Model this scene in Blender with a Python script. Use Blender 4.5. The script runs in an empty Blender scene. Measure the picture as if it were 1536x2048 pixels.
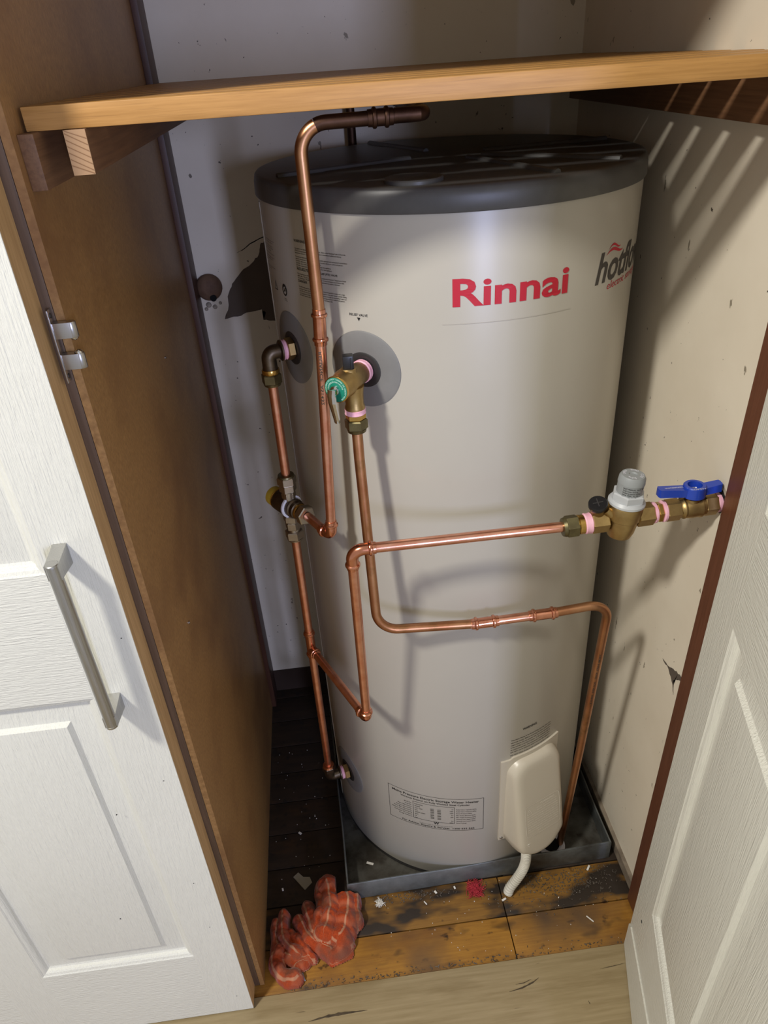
import bpy, bmesh, math, random
from mathutils import Vector, Matrix, noise as mnoise
random.seed(7)
PI = math.pi
SC = bpy.context.scene
COL = SC.collection

# ------------------------------------------------------------------ camera
cam_d = bpy.data.cameras.new('camera'); cam = bpy.data.objects.new('camera', cam_d); COL.objects.link(cam)
R_ = Vector((0.9923, -0.1087, -0.0592)); F_ = Vector((0.0604, 0.8426, -0.5351)); F_.normalize()
R_ = (R_ - F_ * R_.dot(F_)).normalized(); U_ = R_.cross(F_)
cam.matrix_world = Matrix(((R_.x, U_.x, -F_.x, 0), (R_.y, U_.y, -F_.y, 0), (R_.z, U_.z, -F_.z, 1.5198), (0, 0, 0, 1)))
cam_d.sensor_fit = 'VERTICAL'; cam_d.sensor_height = 36.0; cam_d.lens = 36.0 * 1445.86 / 2048.0
cam_d.clip_start = 0.02
SC.camera = cam

# ------------------------------------------------------------------ light
w = bpy.data.worlds.new('world'); SC.world = w; w.use_nodes = True
w.node_tree.nodes['Background'].inputs[0].default_value = (1.0, 0.97, 0.92, 1)
w.node_tree.nodes['Background'].inputs[1].default_value = 0.46

def area(name, loc, target, size, power, col, size_y=None, shape='DISK'):
    d = bpy.data.lights.new(name, 'AREA'); d.shape = shape; d.size = size
    if size_y: d.size_y = size_y
    d.energy = power; d.color = col
    o = bpy.data.objects.new(name, d); COL.objects.link(o); o.location = loc
    o.rotation_euler = (Vector(target) - Vector(loc)).to_track_quat('-Z', 'Y').to_euler()
    return o
area('ceiling_lamp', (-1.3, -0.45, 3.0), (0.15, 0.95, 0.7), 0.28, 70, (1.0, 0.965, 0.89))
area('window_daylight', (0.95, -3.2, 1.45), (0.0, 1.2, 1.1), 0.34, 64, (0.56, 0.63, 1.0), 0.9, 'RECTANGLE')

SC.view_settings.view_transform = 'Standard'; SC.view_settings.look = 'None'
SC.view_settings.gamma = 1.0; SC.view_settings.use_curve_mapping = False
SC.view_settings.exposure = 0.0

# ------------------------------------------------------------------ materials
def lin(c):
    return tuple(((x / 255) / 12.92 if x / 255 <= 0.04045 else ((x / 255 + 0.055) / 1.055) ** 2.4) for x in c) + (1.0,)
def hx(h): return tuple(int(h[i:i + 2], 16) for i in (0, 2, 4))

def M(name, col, rough=0.5, metal=0.0, col2=None, sc=(1, 1, 1), ns=10.0, lo=0.35, hi=0.65, det=5, bump=0.0,
      bsc=None, bdist=0.001, spots=None, coat=0.0, spec=0.5, third=None):
    """procedural material; col/col2 hex; spots = list of (hex, noise scale, threshold, width, xyz scale)"""
    m = bpy.data.materials.new(name); m.use_nodes = True; nt = m.node_tree; N = nt.nodes; L = nt.links
    b = N['Principled BSDF']; b.inputs['Roughness'].default_value = rough; b.inputs['Metallic'].default_value = metal
    b.inputs['Coat Weight'].default_value = coat; b.inputs['Specular IOR Level'].default_value = spec
    c1 = lin(hx(col)); b.inputs['Base Color'].default_value = c1
    m.diffuse_color = c1
    tc = N.new('ShaderNodeTexCoord')
    def tex(scale, xyz, detail=5, rgh=0.6, dist=0.0):
        mp = N.new('ShaderNodeMapping'); mp.inputs['Scale'].default_value = xyz
        L.new(tc.outputs['Object'], mp.inputs['Vector'])
        t = N.new('ShaderNodeTexNoise'); t.inputs['Scale'].default_value = scale; t.inputs['Detail'].default_value = detail
        t.inputs['Roughness'].default_value = rgh; t.inputs['Distortion'].default_value = dist
        L.new(mp.outputs[0], t.inputs['Vector']); return t.outputs['Fac']
    def ramp(fac, a, bb):
        r = N.new('ShaderNodeMapRange'); r.inputs['From Min'].default_value = a; r.inputs['From Max'].default_value = bb
        L.new(fac, r.inputs['Value']); return r.outputs[0]
    def mix(fac, A, B):
        x = N.new('ShaderNodeMix'); x.data_type = 'RGBA'; L.new(fac, x.inputs[0])
        for s, v in ((6, A), (7, B)):
            if isinstance(v, tuple): x.inputs[s].default_value = v
            else: L.new(v, x.inputs[s])
        return x.outputs[2]
    cur = c1
    if col2:
        cur = mix(ramp(tex(ns, sc, det), lo, hi), c1, lin(hx(col2)))
    if third:
        cur = mix(ramp(tex(third[1], third[4] if len(third) > 4 else sc, 4), third[2], third[3]), cur, lin(hx(third[0])))
    for sp in (spots or []):
        cur = mix(ramp(tex(sp[1], sp[4] if len(sp) > 4 else (1, 1, 1), 3, 0.55), sp[2], sp[2] + sp[3]), cur, lin(hx(sp[0])))
    if not isinstance(cur, tuple): L.new(cur, b.inputs['Base Color'])
    if bump:
        bp = N.new('ShaderNodeBump'); bp.inputs['Strength'].default_value = bump; bp.inputs['Distance'].default_value = bdist
        bs = bsc or (ns, sc)
        L.new(tex(bs[0], bs[1], 4), bp.inputs['Height']); L.new(bp.outputs[0], b.inputs['Normal'])
    return m

TANK = M('tank_enamel', 'b0aba0', 0.32, col2='aca79c', ns=3, bump=0.03, bsc=(260, (1, 1, 1)), bdist=0.0004)
LID = M('lid_grey_plastic', '4b4a49', 0.42, col2='454443', ns=40)
GREYDISC = M('collar_grey', '7c7b79', 0.5, col2='747371', ns=20)
DARK = M('dark_plastic', '2a2828', 0.45)
BLACK = M('black_plastic', '17171a', 0.38)
INK = M('black_ink', '1d1b1a', 0.6)
INKG = M('grey_ink', '3c3733', 0.6)
RED = M('red_ink', 'b3142c', 0.5)
FILM = M('clear_film_edge', 'aba59a', 0.35)
COPPER = M('new_copper', 'ebb197', 0.28, 1.0, col2='dd987c', sc=(8, 8, 8), ns=6, bump=0.05, bsc=(60, (1, 1, 1)))
COPPERF = M('copper_fitting', 'e2a184', 0.2, 1.0, col2='d08a6c', ns=60, bump=0.12, bsc=(180, (1, 1, 1)), bdist=0.0008)
COPPERO = M('aged_copper', 'c6956f', 0.38, 1.0, col2='ad7653', ns=14, sc=(1, 1, 1), third=('8a6a44', 30, 0.55, 0.8, (1, 1, 1)))
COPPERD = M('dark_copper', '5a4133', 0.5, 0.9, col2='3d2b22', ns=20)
BRASS = M('cast_brass', 'b49a68', 0.42, 1.0, col2='a2885a', ns=50, bump=0.25, bsc=(350, (1, 1, 1)), bdist=0.0004)
BRASSB = M('bright_brass', 'd0ab62', 0.25, 1.0, col2='b8934c', ns=60)
BRASSD = M('dull_brass', '7d7556', 0.42, 1.0, col2='6a6249', ns=60)
BRONZE = M('tarnished_brass', '6d6150', 0.42, 1.0, col2='574c40', ns=70, bump=0.2, bsc=(300, (1, 1, 1)), bdist=0.0004)
NICKEL = M('nickel_plate', 'b9b0a2', 0.3, 1.0, col2='a89f92', ns=40)
STEEL = M('brushed_steel', 'bdbcb8', 0.34, 1.0, col2='adaca8', sc=(60, 60, 2), ns=20)
CHROME = M('chrome', 'd0d0d0', 0.14, 1.0)
CATCHM = M('zinc_plate', 'b5b3b2', 0.32, 1.0)
PINK = M('pink_thread_tape', 'e8a9be', 0.6, col2='f0bccd', ns=90, bump=0.4, bsc=(120, (1, 1, 1)), bdist=0.001)
YELLOW = M('yellow_plastic', 'b3962f', 0.5)
WHITEP = M('white_plastic', 'd9d9e2', 0.4)
GREEN = M('green_tag', '0f7a62', 0.4)
GREENT = M('tag_print', 'bfe0d0', 0.5)
GREYC = M('grey_cap_plastic', '8d9192', 0.45)
GREYL = M('light_grey_plastic', 'b4b7ba', 0.42)
BLUE = M('blue_handle_paint', '1d3fa8', 0.3, coat=0.3)
COVERP = M('cover_cream_plastic', 'c3bbab', 0.34, bump=0.05, bsc=(300, (1, 1, 1)), bdist=0.0004)
COVERH = M('cover_embossing', 'e8e2d6', 0.4)
CONDUIT = M('conduit_plastic', 'c9c5b9', 0.5)
GALV = M('galvanised_steel', '8b908f', 0.5, 0.75, col2='6c7070', ns=22, lo=0.3, hi=0.7, third=('4f4a42', 9, 0.5, 0.72, (1, 1, 1)), bump=0.1, bsc=(40, (1, 1, 1)))
GALVD = M('dirty_tray_floor', '63625b', 0.6, 0.35, col2='3a352d', ns=12, lo=0.35, hi=0.65, third=('2a2218', 30, 0.5, 0.75, (1, 1, 1)))
WALL = M('old_cream_paint', 'ddd3c0', 0.55, col2='d5cab6', ns=4, bump=0.1, bsc=(14, (1, 1, 1)), bdist=0.004,
         spots=[('6b6153', 30, 0.755, 0.02, (1, 1, 1)), ('4c4238', 60, 0.735, 0.02, (1, 1, 0.5)), ('8d8371', 60, 0.72, 0.04, (1, 1, .5)), ('5a4f43', 95, 0.72, 0.02, (1, 1, 1))])
PATCH = M('bare_wallboard', '5f5348', 0.9, col2='544a41', ns=9)
HOLE = M('hole_black', '0b0a09', 0.9)
PLASTER = M('broken_plaster', 'b7ac9b', 0.9, col2='8c8273', ns=60)
PANEL = M('brown_hardboard', 'b48a56', 0.42, col2='8d683d', sc=(1, 3, 1), ns=130, lo=0.3, hi=0.7, third=('7a5433', 5, 0.45, 0.8, (1, 1, 1)),
          bump=0.12, bsc=(200, (1, 1, .6)), bdist=0.0008, spots=[('a07c58', 55, 0.74, 0.03, (1, 1, .35))])
STILE = M('shade_toned_timber', '66503d', 0.55, col2='54402f', sc=(30, 30, 1), ns=6)  # dark tone carries the shadow on the strip beside the left door
TRIMW = M('reddish_timber', '513224', 0.5, col2='402619', sc=(30, 30, 1.5), ns=6)
JAMB = M('jamb_timber', '6b402c', 0.45, col2='59321f', sc=(40, 40, 1.2), ns=8, lo=.3, hi=.7)
OAK = M('golden_slat_timber', 'b98a4e', 0.45, col2='a2753c', sc=(1.6, 40, 40), ns=7, lo=0.3, hi=0.7, third=('8c6434', 9, 0.56, 0.8, (1.5, 60, 60)),
        bump=0.15, bsc=(9, (2, 60, 60)), bdist=0.0006)
CLEAT = M('raw_pine_cleat', '9a7453', 0.6, col2='85603f', sc=(30, 1, 30), ns=8)
CLEATD = M('dark_cleat', '775539', 0.6, col2='64452d', sc=(30, 1, 30), ns=8)
ENDGR = M('pine_end_grain', 'a68462', 0.7)
ENDRING = M('growth_ring', '84603f', 0.7)
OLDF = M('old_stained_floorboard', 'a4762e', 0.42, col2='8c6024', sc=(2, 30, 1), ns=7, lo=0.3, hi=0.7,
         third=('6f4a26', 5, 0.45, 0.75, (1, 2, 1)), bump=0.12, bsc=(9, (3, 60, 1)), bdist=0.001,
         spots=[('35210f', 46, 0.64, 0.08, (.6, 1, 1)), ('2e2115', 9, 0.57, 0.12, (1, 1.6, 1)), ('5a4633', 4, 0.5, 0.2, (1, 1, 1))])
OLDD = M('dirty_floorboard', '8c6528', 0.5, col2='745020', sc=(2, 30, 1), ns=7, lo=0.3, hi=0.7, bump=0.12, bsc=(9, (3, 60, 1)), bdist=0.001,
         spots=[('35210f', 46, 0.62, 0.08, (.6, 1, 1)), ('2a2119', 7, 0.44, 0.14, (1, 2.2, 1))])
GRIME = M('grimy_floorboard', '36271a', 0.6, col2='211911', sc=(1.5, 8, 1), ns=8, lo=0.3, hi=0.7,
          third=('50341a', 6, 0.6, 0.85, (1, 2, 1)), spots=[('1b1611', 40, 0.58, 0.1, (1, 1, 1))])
NEWF = M('pale_laminate', 'a39270', 0.42, col2='8d7c5a', sc=(1.2, 26, 1), ns=6, lo=0.25, hi=0.75, third=('7f6d4b', 5, 0.5, 0.8, (1, 6, 1)),
         bump=0.08, bsc=(8, (2, 60, 1)), bdist=0.0008, spots=[('4c3f2e', 7, 0.70, 0.03, (1.4, 18, 1))])
KNOT = M('laminate_knot_print', '4f4230', 0.5, col2='3d3223', ns=60)
SKIRT = M('dusty_skirting', '8a7d6c', 0.7, col2='65594b', ns=30)
DSKIRT = M('dark_skirting', '35251b', 0.6)
def doorpaint(name, xyz):
    return M(name, 'dcdbd0', 0.36, col2='d8d7cc', ns=3, bump=0.9, bsc=(15, xyz), bdist=0.0020)
DPV = doorpaint('door_paint_vertical_grain', (26, 26, 1.6))
DPH = doorpaint('door_paint_level_grain', (2.2, 2.2, 30))
DPLAIN = M('door_paint_edge', 'd8d7cd', 0.4)
DEDGE = M('raw_door_edge', 'c6a272', 0.6, col2='b08d5f', sc=(30, 30, 1.5), ns=7)
REDF = M('red_fibre', 'a82c36', 0.9)
WHITEF = M('white_lint', 'd8d4cc', 0.9)
PAPER = M('paper_scrap', '8f8878', 0.8)
DUST = M('grey_dust', '6b6258', 0.95, col2='3d352c', ns=30)
PLUGM = M('weathered_wood_block', '7b5f49', 0.75, col2='5d4433', ns=24, bump=0.3, bsc=(60, (1, 1, 1)), bdist=0.002)
TAGB = M('pale_blue_label', '8fa3b5', 0.7)

def cloth_mat():
    m = bpy.data.materials.new('orange_check_cloth'); m.use_nodes = True; nt = m.node_tree; N = nt.nodes; L = nt.links
    b = N['Principled BSDF']; b.inputs['Roughness'].default_value = 0.9; b.inputs['Specular IOR Level'].default_value = 0.15
    b.inputs['Sheen Weight'].default_value = 0.2
    uv = N.new('ShaderNodeUVMap'); uv.uv_map = 'weave'; sep = N.new('ShaderNodeSeparateXYZ'); L.new(uv.outputs[0], sep.inputs[0])
    def stripe(sock, freq, lo, hi):
        a = N.new('ShaderNodeMath'); a.operation = 'MULTIPLY'; a.inputs[1].default_value = freq; L.new(sock, a.inputs[0])
        s = N.new('ShaderNodeMath'); s.operation = 'SINE'; L.new(a.outputs[0], s.inputs[0])
        r = N.new('ShaderNodeMapRange'); r.inputs['From Min'].default_value = lo; r.inputs['From Max'].default_value = hi
        L.new(s.outputs[0], r.inputs['Value']); return r.outputs[0]
    A = stripe(sep.outputs[0], 2 * PI / 0.027, 0.80, 0.95); B = stripe(sep.outputs[1], 2 * PI / 0.034, 0.3, 1.0)
    tx = N.new('ShaderNodeTexNoise'); tx.inputs['Scale'].default_value = 420; tc = N.new('ShaderNodeTexCoord'); L.new(tc.outputs['Object'], tx.inputs['Vector'])
    def mix(f, a, c, k=None):
        x = N.new('ShaderNodeMix'); x.data_type = 'RGBA'
        if k is not None:
            mm = N.new('ShaderNodeMath'); mm.operation = 'MULTIPLY'; mm.inputs[1].default_value = k; L.new(f, mm.inputs[0]); f = mm.outputs[0]
        L.new(f, x.inputs[0])
        for s, v in ((6, a), (7, c)):
            if isinstance(v, tuple): x.inputs[s].default_value = v
            else: L.new(v, x.inputs[s])
        return x.outputs[2]
    c = mix(tx.outputs[0], lin(hx('b5491f')), lin(hx('7a2d12')))
    c = mix(B, c, lin(hx('b5694a')), 0.45)
    c = mix(A, c, lin(hx('c09a78')), 0.55)
    t2 = N.new('ShaderNodeTexNoise'); t2.inputs['Scale'].default_value = 26; L.new(tc.outputs['Object'], t2.inputs['Vector'])
    mr = N.new('ShaderNodeMapRange'); mr.inputs['From Min'].default_value = 0.46; mr.inputs['From Max'].default_value = 0.66; L.new(t2.outputs['Fac'], mr.inputs['Value'])
    c = mix(mr.outputs[0], c, lin(hx('6d4432')), 0.7)
    L.new(c, b.inputs['Base Color'])
    bp = N.new('ShaderNodeBump'); bp.inputs['Strength'].default_value = 0.5; bp.inputs['Distance'].default_value = 0.001
    L.new(tx.outputs[0], bp.inputs['Height']); L.new(bp.outputs[0], b.inputs['Normal'])
    return m
CLOTH = cloth_mat()

# ------------------------------------------------------------------ helpers
def root_of(o):
    while o.parent: o = o.parent
    return o
def thing(name, label, cat, loc, group=None):
    o = bpy.data.objects.new(name, None); o.empty_display_size = 0.05; COL.objects.link(o); o.location = loc
    o['label'] = label; o['category'] = cat
    if group: o['group'] = group
    return o
def tag(o, label, cat, group=None):
    o['label'] = label; o['category'] = cat
    if group: o['group'] = group
    return o
def obj(name, bm, mat, parent=None, smooth=True, ang=38, kind=None, label=None):
    me = bpy.data.meshes.new(name)
    if parent is not None:
        bmesh.ops.translate(bm, verts=bm.verts, vec=-root_of(parent).location)
    bm.normal_update(); bm.to_mesh(me); bm.free()
    if smooth:
        for p in me.polygons: p.use_smooth = True
        me.set_sharp_from_angle(angle=math.radians(ang))
    me.materials.append(mat)
    o = bpy.data.objects.new(name, me); COL.objects.link(o)
    if parent is not None: o.parent = parent
    if kind: o['kind'] = kind
    if label: o['label'] = label
    return o
def struct(name, bm, mat, parent=None, **k):
    return obj(name, bm, mat, parent, kind='structure', **k)

def box(bm, x0, x1, y0, y1, z0, z1, bev=0.0, fn=None):
    vs = [bm.verts.new((x, y, z)) for x in (x0, x1) for y in (y0, y1) for z in (z0, z1)]
    q = [(0, 1, 3, 2), (4, 6, 7, 5), (0, 4, 5, 1), (2, 3, 7, 6), (0, 2, 6, 4), (1, 5, 7, 3)]
    fs = [bm.faces.new([vs[i] for i in f]) for f in q]
    if bev:
        es = list({e for f in fs for e in f.edges})
        r = bmesh.ops.bevel(bm, geom=es, offset=bev, segments=2, affect='EDGES', profile=0.6)
        vs = list({v for f in r['faces'] for v in f.verts} | {v for v in vs if v.is_valid})
    if fn:
        for v in vs: v.co = fn(v.co)
    return bm
def B(*a, **k): return box(bmesh.new(), *a, **k)

def sweep(bm, pts, rad, n=16, caps=True, rot=0.0, flat=1.0, up=None):
    pts = [Vector(p) for p in pts]; N = len(pts)
    if not hasattr(rad, '__len__'): rad = [rad] * N
    T = []
    for i in range(N):
        a = pts[max(0, i - 1)]; b = pts[min(N - 1, i + 1)]; d = b - a
        T.append(d.normalized() if d.length > 1e-9 else (T[-1] if T else Vector((0, 0, 1))))
    ref = Vector(up) if up else (Vector((0, 0, 1)) if abs(T[0].z) < 0.9 else Vector((1, 0, 0)))
    u = (ref - T[0] * ref.dot(T[0])).normalized(); rings = []
    for i in range(N):
        u = (u - T[i] * u.dot(T[i])).normalized(); v = T[i].cross(u)
        rings.append([bm.verts.new(pts[i] + (u * math.cos(2 * PI * k / n + rot) + v * flat * math.sin(2 * PI * k / n + rot)) * rad[i]) for k in range(n)])
    for i in range(N - 1):
        for k in range(n):
            bm.faces.new((rings[i][k], rings[i][(k + 1) % n], rings[i + 1][(k + 1) % n], rings[i + 1][k]))
    if caps:
        bm.faces.new(list(reversed(rings[0]))); bm.faces.new(rings[-1])
    return bm
def S(*a, **k): return sweep(bmesh.new(), *a, **k)

def axial(bm, p, d, prof, n=20, rot=0.0):
    """lathe: prof = list of (distance along d, radius)"""
    p = Vector(p); d = Vector(d).normalized()
    ref = Vector((0, 0, 1)) if abs(d.z) < 0.9 else Vector((1, 0, 0))
    u = (ref - d * ref.dot(d)).normalized(); v = d.cross(u); rings = []
    for t, r in prof:
        rings.append([bm.verts.new(p + d * t + (u * math.cos(2 * PI * k / n + rot) + v * math.sin(2 * PI * k / n + rot)) * max(r, 1e-5)) for k in range(n)])
    for a, b in zip(rings, rings[1:]):
        for k in range(n): bm.faces.new((a[k], a[(k + 1) % n], b[(k + 1) % n], b[k]))
    bm.faces.new(list(reversed(rings[0]))); bm.faces.new(rings[-1])
    return bm
def A(*a, **k): return axial(bmesh.new(), *a, **k)
def hexnut(bm, p, d, t0, t1, r, ch=0.0015, rot=0.2):
    return axial(bm, p, d, [(t0, r * .9), (t0 + ch, r), (t1 - ch, r), (t1, r * .9)], n=6, rot=rot)

def fillet(pts, r, seg=8):
    pts = [Vector(p) for p in pts]; out = [pts[0]]
    for i in range(1, len(pts) - 1):
        rr = r[i - 1] if hasattr(r, '__len__') else r
        a, b, c = pts[i - 1], pts[i], pts[i + 1]
        d1 = (a - b).normalized(); d2 = (c - b).normalized(); th = d1.angle(d2); t = rr / math.tan(th / 2)
        s, e = b + d1 * t, b + d2 * t; bis = (d1 + d2).normalized(); cen = b + bis * (rr / math.sin(th / 2))
        v1, v2 = s - cen, e - cen; an = v1.angle(v2); axv = v1.cross(v2).normalized()
        for k in range(seg + 1): out.append(cen + Matrix.Rotation(an * k / seg, 3, axv) @ v1)
    out.append(pts[-1]); return out

# crimp fitting helpers --------------------------------------------------
def bead_prof(L, r):
    e = 0.0045
    return [(0, r * 1.0), (0.0004, r * 1.16), (0.004, r * 1.18), (0.0052, r * 1.2), (0.0062, r * 1.42), (0.0082, r * 1.46), (0.0098, r * 1.4),
            (0.0108, r * 1.17), (L - 0.0108, r * 1.17), (L - 0.0098, r * 1.4), (L - 0.0082, r * 1.46), (L - 0.0062, r * 1.42), (L - 0.0052, r * 1.2),
            (L - 0.004, r * 1.18), (L - 0.0004, r * 1.16), (L, r * 1.0)]
def coupling(p, d, L, r, parent, mat=None):
    d = Vector(d).normalized(); p = Vector(p) - d * L / 2
    return obj('coupling', A(p, d, bead_prof(L, r), n=20), mat or COPPERF, parent)
def elbow(corner, d1, d2, r, parent, leg=0.026, bend=0.013, mat=None):
    c = Vector(corner); d1 = Vector(d1).normalized(); d2 = Vector(d2).normalized()
    mid = fillet([c + d1 * leg, c, c + d2 * leg], bend, 10)[1:-1]
    P, Rr = [], []
    prof = [(0, 1.0), (.0004, 1.16), (.004, 1.18), (.0052, 1.22), (.0062, 1.42), (.0082, 1.46), (.0098, 1.38), (.0108, 1.16)]
    for t, k in prof: P.append(c + d1 * (leg - t)); Rr.append(r * k)
    for q in mid: P.append(q); Rr.append(r * 1.17)
    for t, k in reversed(prof): P.append(c + d2 * (leg - t)); Rr.append(r * k)
    # drop points that would run backwards
    return obj('elbow_fitting', S(P, Rr, n=20), mat or COPPERF, parent)

# ------------------------------------------------------------------ room shell
XL, XR, YB, YF = -0.2458, 0.5284, 1.5112, 0.7075
floor = struct('floor', B(-1.3, 1.4, -0.3, 1.75, -0.05, -0.021), DSKIRT)
nxt = random.Random(3)
def board(x0, x1, y0, y1, z1, mat):
    o = obj('floorboard', B(x0, x1, y0, y1, -0.02, z1, bev=0.0012), mat, floor, ang=50)
    return o
wrow = 0.0855
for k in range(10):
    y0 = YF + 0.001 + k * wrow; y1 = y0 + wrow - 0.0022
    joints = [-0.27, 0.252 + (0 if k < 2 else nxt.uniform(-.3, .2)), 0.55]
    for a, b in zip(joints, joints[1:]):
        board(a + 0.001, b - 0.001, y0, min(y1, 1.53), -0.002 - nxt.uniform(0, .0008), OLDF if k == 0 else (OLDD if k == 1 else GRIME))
for k in range(6):
    y1 = YF - 0.0008 - k * 0.19
    fb_ = board(-1.28, 1.38, y1 - 0.1885, y1, 0.0012, NEWF)
    if k == 0: front_board = fb_

wb = struct('wall_back', B(-0.30, 0.60, YB, YB + 0.03, 0.075, 2.15), WALL)
wr = struct('wall_right', B(XR, XR + 0.03, 0.72, YB, 0.030, 2.15), WALL)
bmw = B(XL - 0.0085, XL, 0.7285, YB, 0.0, 2.15)
wl = struct('wall_left', bmw, PANEL)
struct('trim_1', B(XL - 0.0215, XL - 0.0090, 0.7285, 0.7415, 0.0, 2.15, bev=.001), STILE)  # strip colour stands for the shadow band behind the door edge
struct('trim_2', B(XL, -0.2339, 1.447, YB, 0.0, 2.15, bev=.0015), TRIMW)
struct('baseboard_back', B(XL, XR, YB - 0.004, YB + 0.02, 0.0, 0.075), DSKIRT)
struct('baseboard_right', B(XR - 0.0085, XR + 0.012, 0.79, YB - .004, 0.0, 0.030, bev=.002), SKIRT)
LEAN = 0.016
def leanf(c): return Vector((c.x + LEAN * c.z, c.y, c.z))
struct('trim_3', B(0.5086, 0.58, 0.715, 0.793, 0.0, 2.1, bev=.0012, fn=leanf), JAMB)
struct('trim_4', B(-0.9, 0.9, 0.70, 0.735, 1.85, 2.4), STILE)
struct('ceiling', B(-0.30, 0.60, 0.70, 1.54, 2.15, 2.18), WALL)

# details of the walls: torn lining, crack, plaster hole
def flatpoly(pts, fn, t, nrm):
    bm = bmesh.new(); n = Vector(nrm) * t
    a = [bm.verts.new(Vector(fn(p)) + n) for p in pts]; b = [bm.verts.new(Vector(fn(p)) - n * 0.5) for p in pts]
    bm.faces.new(a); bm.faces.new(list(reversed(b)))
    for i in range(len(pts)): bm.faces.new((a[i], b[i], b[(i + 1) % len(pts)], a[(i + 1) % len(pts)]))
    bmesh.ops.triangulate(bm, faces=[f for f in bm.faces if len(f.verts) > 4]); bmesh.ops.recalc_face_normals(bm, faces=bm.faces)
    return bm
def ragged(pts, amp, sub=6, seed=1):
    r = random.Random(seed); out = []
    for a, b in zip(pts, pts[1:] + pts[:1]):
        for k in range(sub):
            t = k / sub; out.append((a[0] + (b[0] - a[0]) * t + (r.uniform(-amp, amp) if k else 0), a[1] + (b[1] - a[1]) * t + (r.uniform(-amp, amp) if k else 0)))
    return out
onback = lambda p: (p[0], YB, p[1])
onright = lambda p: (XR, p[0], p[1])
patch = [(-.194, 1.074), (-.182, 1.097), (-.18, 1.12), (-.167, 1.144), (-.146, 1.165), (-.12, 1.182), (-.106, 1.195), (-.1, 1.214), (-.089, 1.223),
         (-.019, 1.226), (-.04, 1.058), (-.097, 1.062), (-.115, 1.065), (-.108, 1.08), (-.119, 1.089), (-.14, 1.084), (-.167, 1.077)]
obj('torn_patch', flatpoly(ragged(patch, .0016, 4, 2), onback, 0.0008, (0, -1, 0)), PATCH, wb, smooth=False)
crk = [(-.06, 1.236), (-.093, 1.229), (-.119, 1.219), (-.136, 1.208), (-.149, 1.2025), (-.136, 1.2065), (-.119, 1.2172), (-.093, 1.2272), (-.06, 1.234)]
obj('crack', flatpoly(ragged(crk, .0004, 3, 5), onback, 0.0006, (0, -1, 0)), HOLE, wb, smooth=False)
ring = [(0.8078 + (0.026 + .006 * math.sin(3 * a) + .003 * math.sin(7 * a)) * math.cos(a), 0.966 + (0.026 + .005 * math.cos(2 * a) + .003 * math.sin(5 * a)) * math.sin(a)) for a in [2 * PI * k / 40 for k in range(40)]]
obj('plaster_chip', flatpoly(ring, onright, 0.0006, (-1, 0, 0)), PLASTER, wr, smooth=False)
ring = [(0.806 + (0.0150 + .002 * math.sin(3 * a + 1) + .0016 * math.sin(9 * a)) * math.cos(a), 0.9655 + (0.0155 + .002 * math.cos(4 * a)) * math.sin(a)) for a in [2 * PI * k / 48 for k in range(48)]]
obj('wall_hole', flatpoly(ring, onright, 0.0009, (-1, 0, 0)), HOLE, wr, smooth=False)
ck = [(.826, .598), (.815, .612), (.80, .618), (.79, .640), (.80, .626), (.823, .622), (.845, .61), (.870, .606), (.846, .604), (.828, .590), (.818, .575)]
obj('plaster_chip', flatpoly(ragged(ck, .002, 4, 9), onright, 0.0006, (-1, 0, 0)), PATCH, wr, smooth=False)

# printed knots and cracks of the pale laminate plank in front
onfl = lambda p: (p[0], p[1], 0.0012)
def streak(P, wd, seed):
    r = random.Random(seed); up, dn = [], []; n = 18
    Q = [Vector((p[0], p[1], 0)) for p in P]
    S_ = []
    for i in range(n + 1):
        u_ = i / n * (len(Q) - 1); k = min(int(u_), len(Q) - 2); S_.append(Q[k].lerp(Q[k + 1], u_ - k))
    for i, q in enumerate(S_):
        w_ = wd * math.sin(PI * (i + .25) / (n + .5)) * r.uniform(.5, 1.0); up.append((q.x, q.y + w_)); dn.append((q.x, q.y - w_ * .6))
    return up + dn[::-1]
for P, wd, sd in (([(.2203, .6509), (.2474, .6543), (.270, .661), (.2836, .668)], .0024, 1), ([(.236, .662), (.2525, .6624), (.268, .667)], .0012, 2), ([(-.162, .6515), (-.130, .6555), (-.0929, .6565), (-.050, .6562)], .0038, 3),
                  ([(.4038, .6669), (.43, .6685), (.4551, .6708)], .0010, 4), ([(.3625, .6165), (.363, .6134), (.3645, .6105)], .0030, 5)):
    obj('knot_streak', flatpoly(streak(P, wd, sd), onfl, 0.0004, (0, 0, 1)), KNOT, front_board, smooth=False)

# weathered round wood block on the back wall
t = thing('round_wood_block', 'round weathered wooden block with a hole on the back wall beside the left trim', 'wood block', (-.213, YB, 1.138))
obj('block', A((-.213, YB, 1.142), (0, -1, 0), [(0, .026), (.008, .026), (.014, .023), (.019, .017), (.022, .009), (.0225, .002)], n=28), PLUGM, t)
bm = A((-.2065, YB - .0155, 1.1235), (0, -1, .12), [(0, .0062), (.005, .0068), (.0062, .006)], n=14); obj('hole', bm, HOLE, t)
bm = bmesh.new()
for dx, dz, r in ((-.008, -.032, .006), (.004, -.037, .005), (-.014, -.04, .004), (.016, -.03, .0035)):
    axial(bm, (-.213 + dx, YB, 1.138 + dz), (0, -1, 0), [(0, r), (.003, r * .8), (.005, r * .3)], n=9)
obj('plaster_lump', bm, PLASTER, t)
# nails in the left panel
for i, (y, z) in enumerate(((0.867, 0.81), (1.119, 1.138))):
    tag(obj('nail', A((XL, y, z), (1, 0, 0), [(0, .0022), (.0012, .0022), (.0022, .0012)], n=10), CATCHM),
        ('pale nail head in the brown left panel beside the door handle height', 'small pale nail head in the brown left panel left of the round wood block')[i], 'nail')

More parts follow.
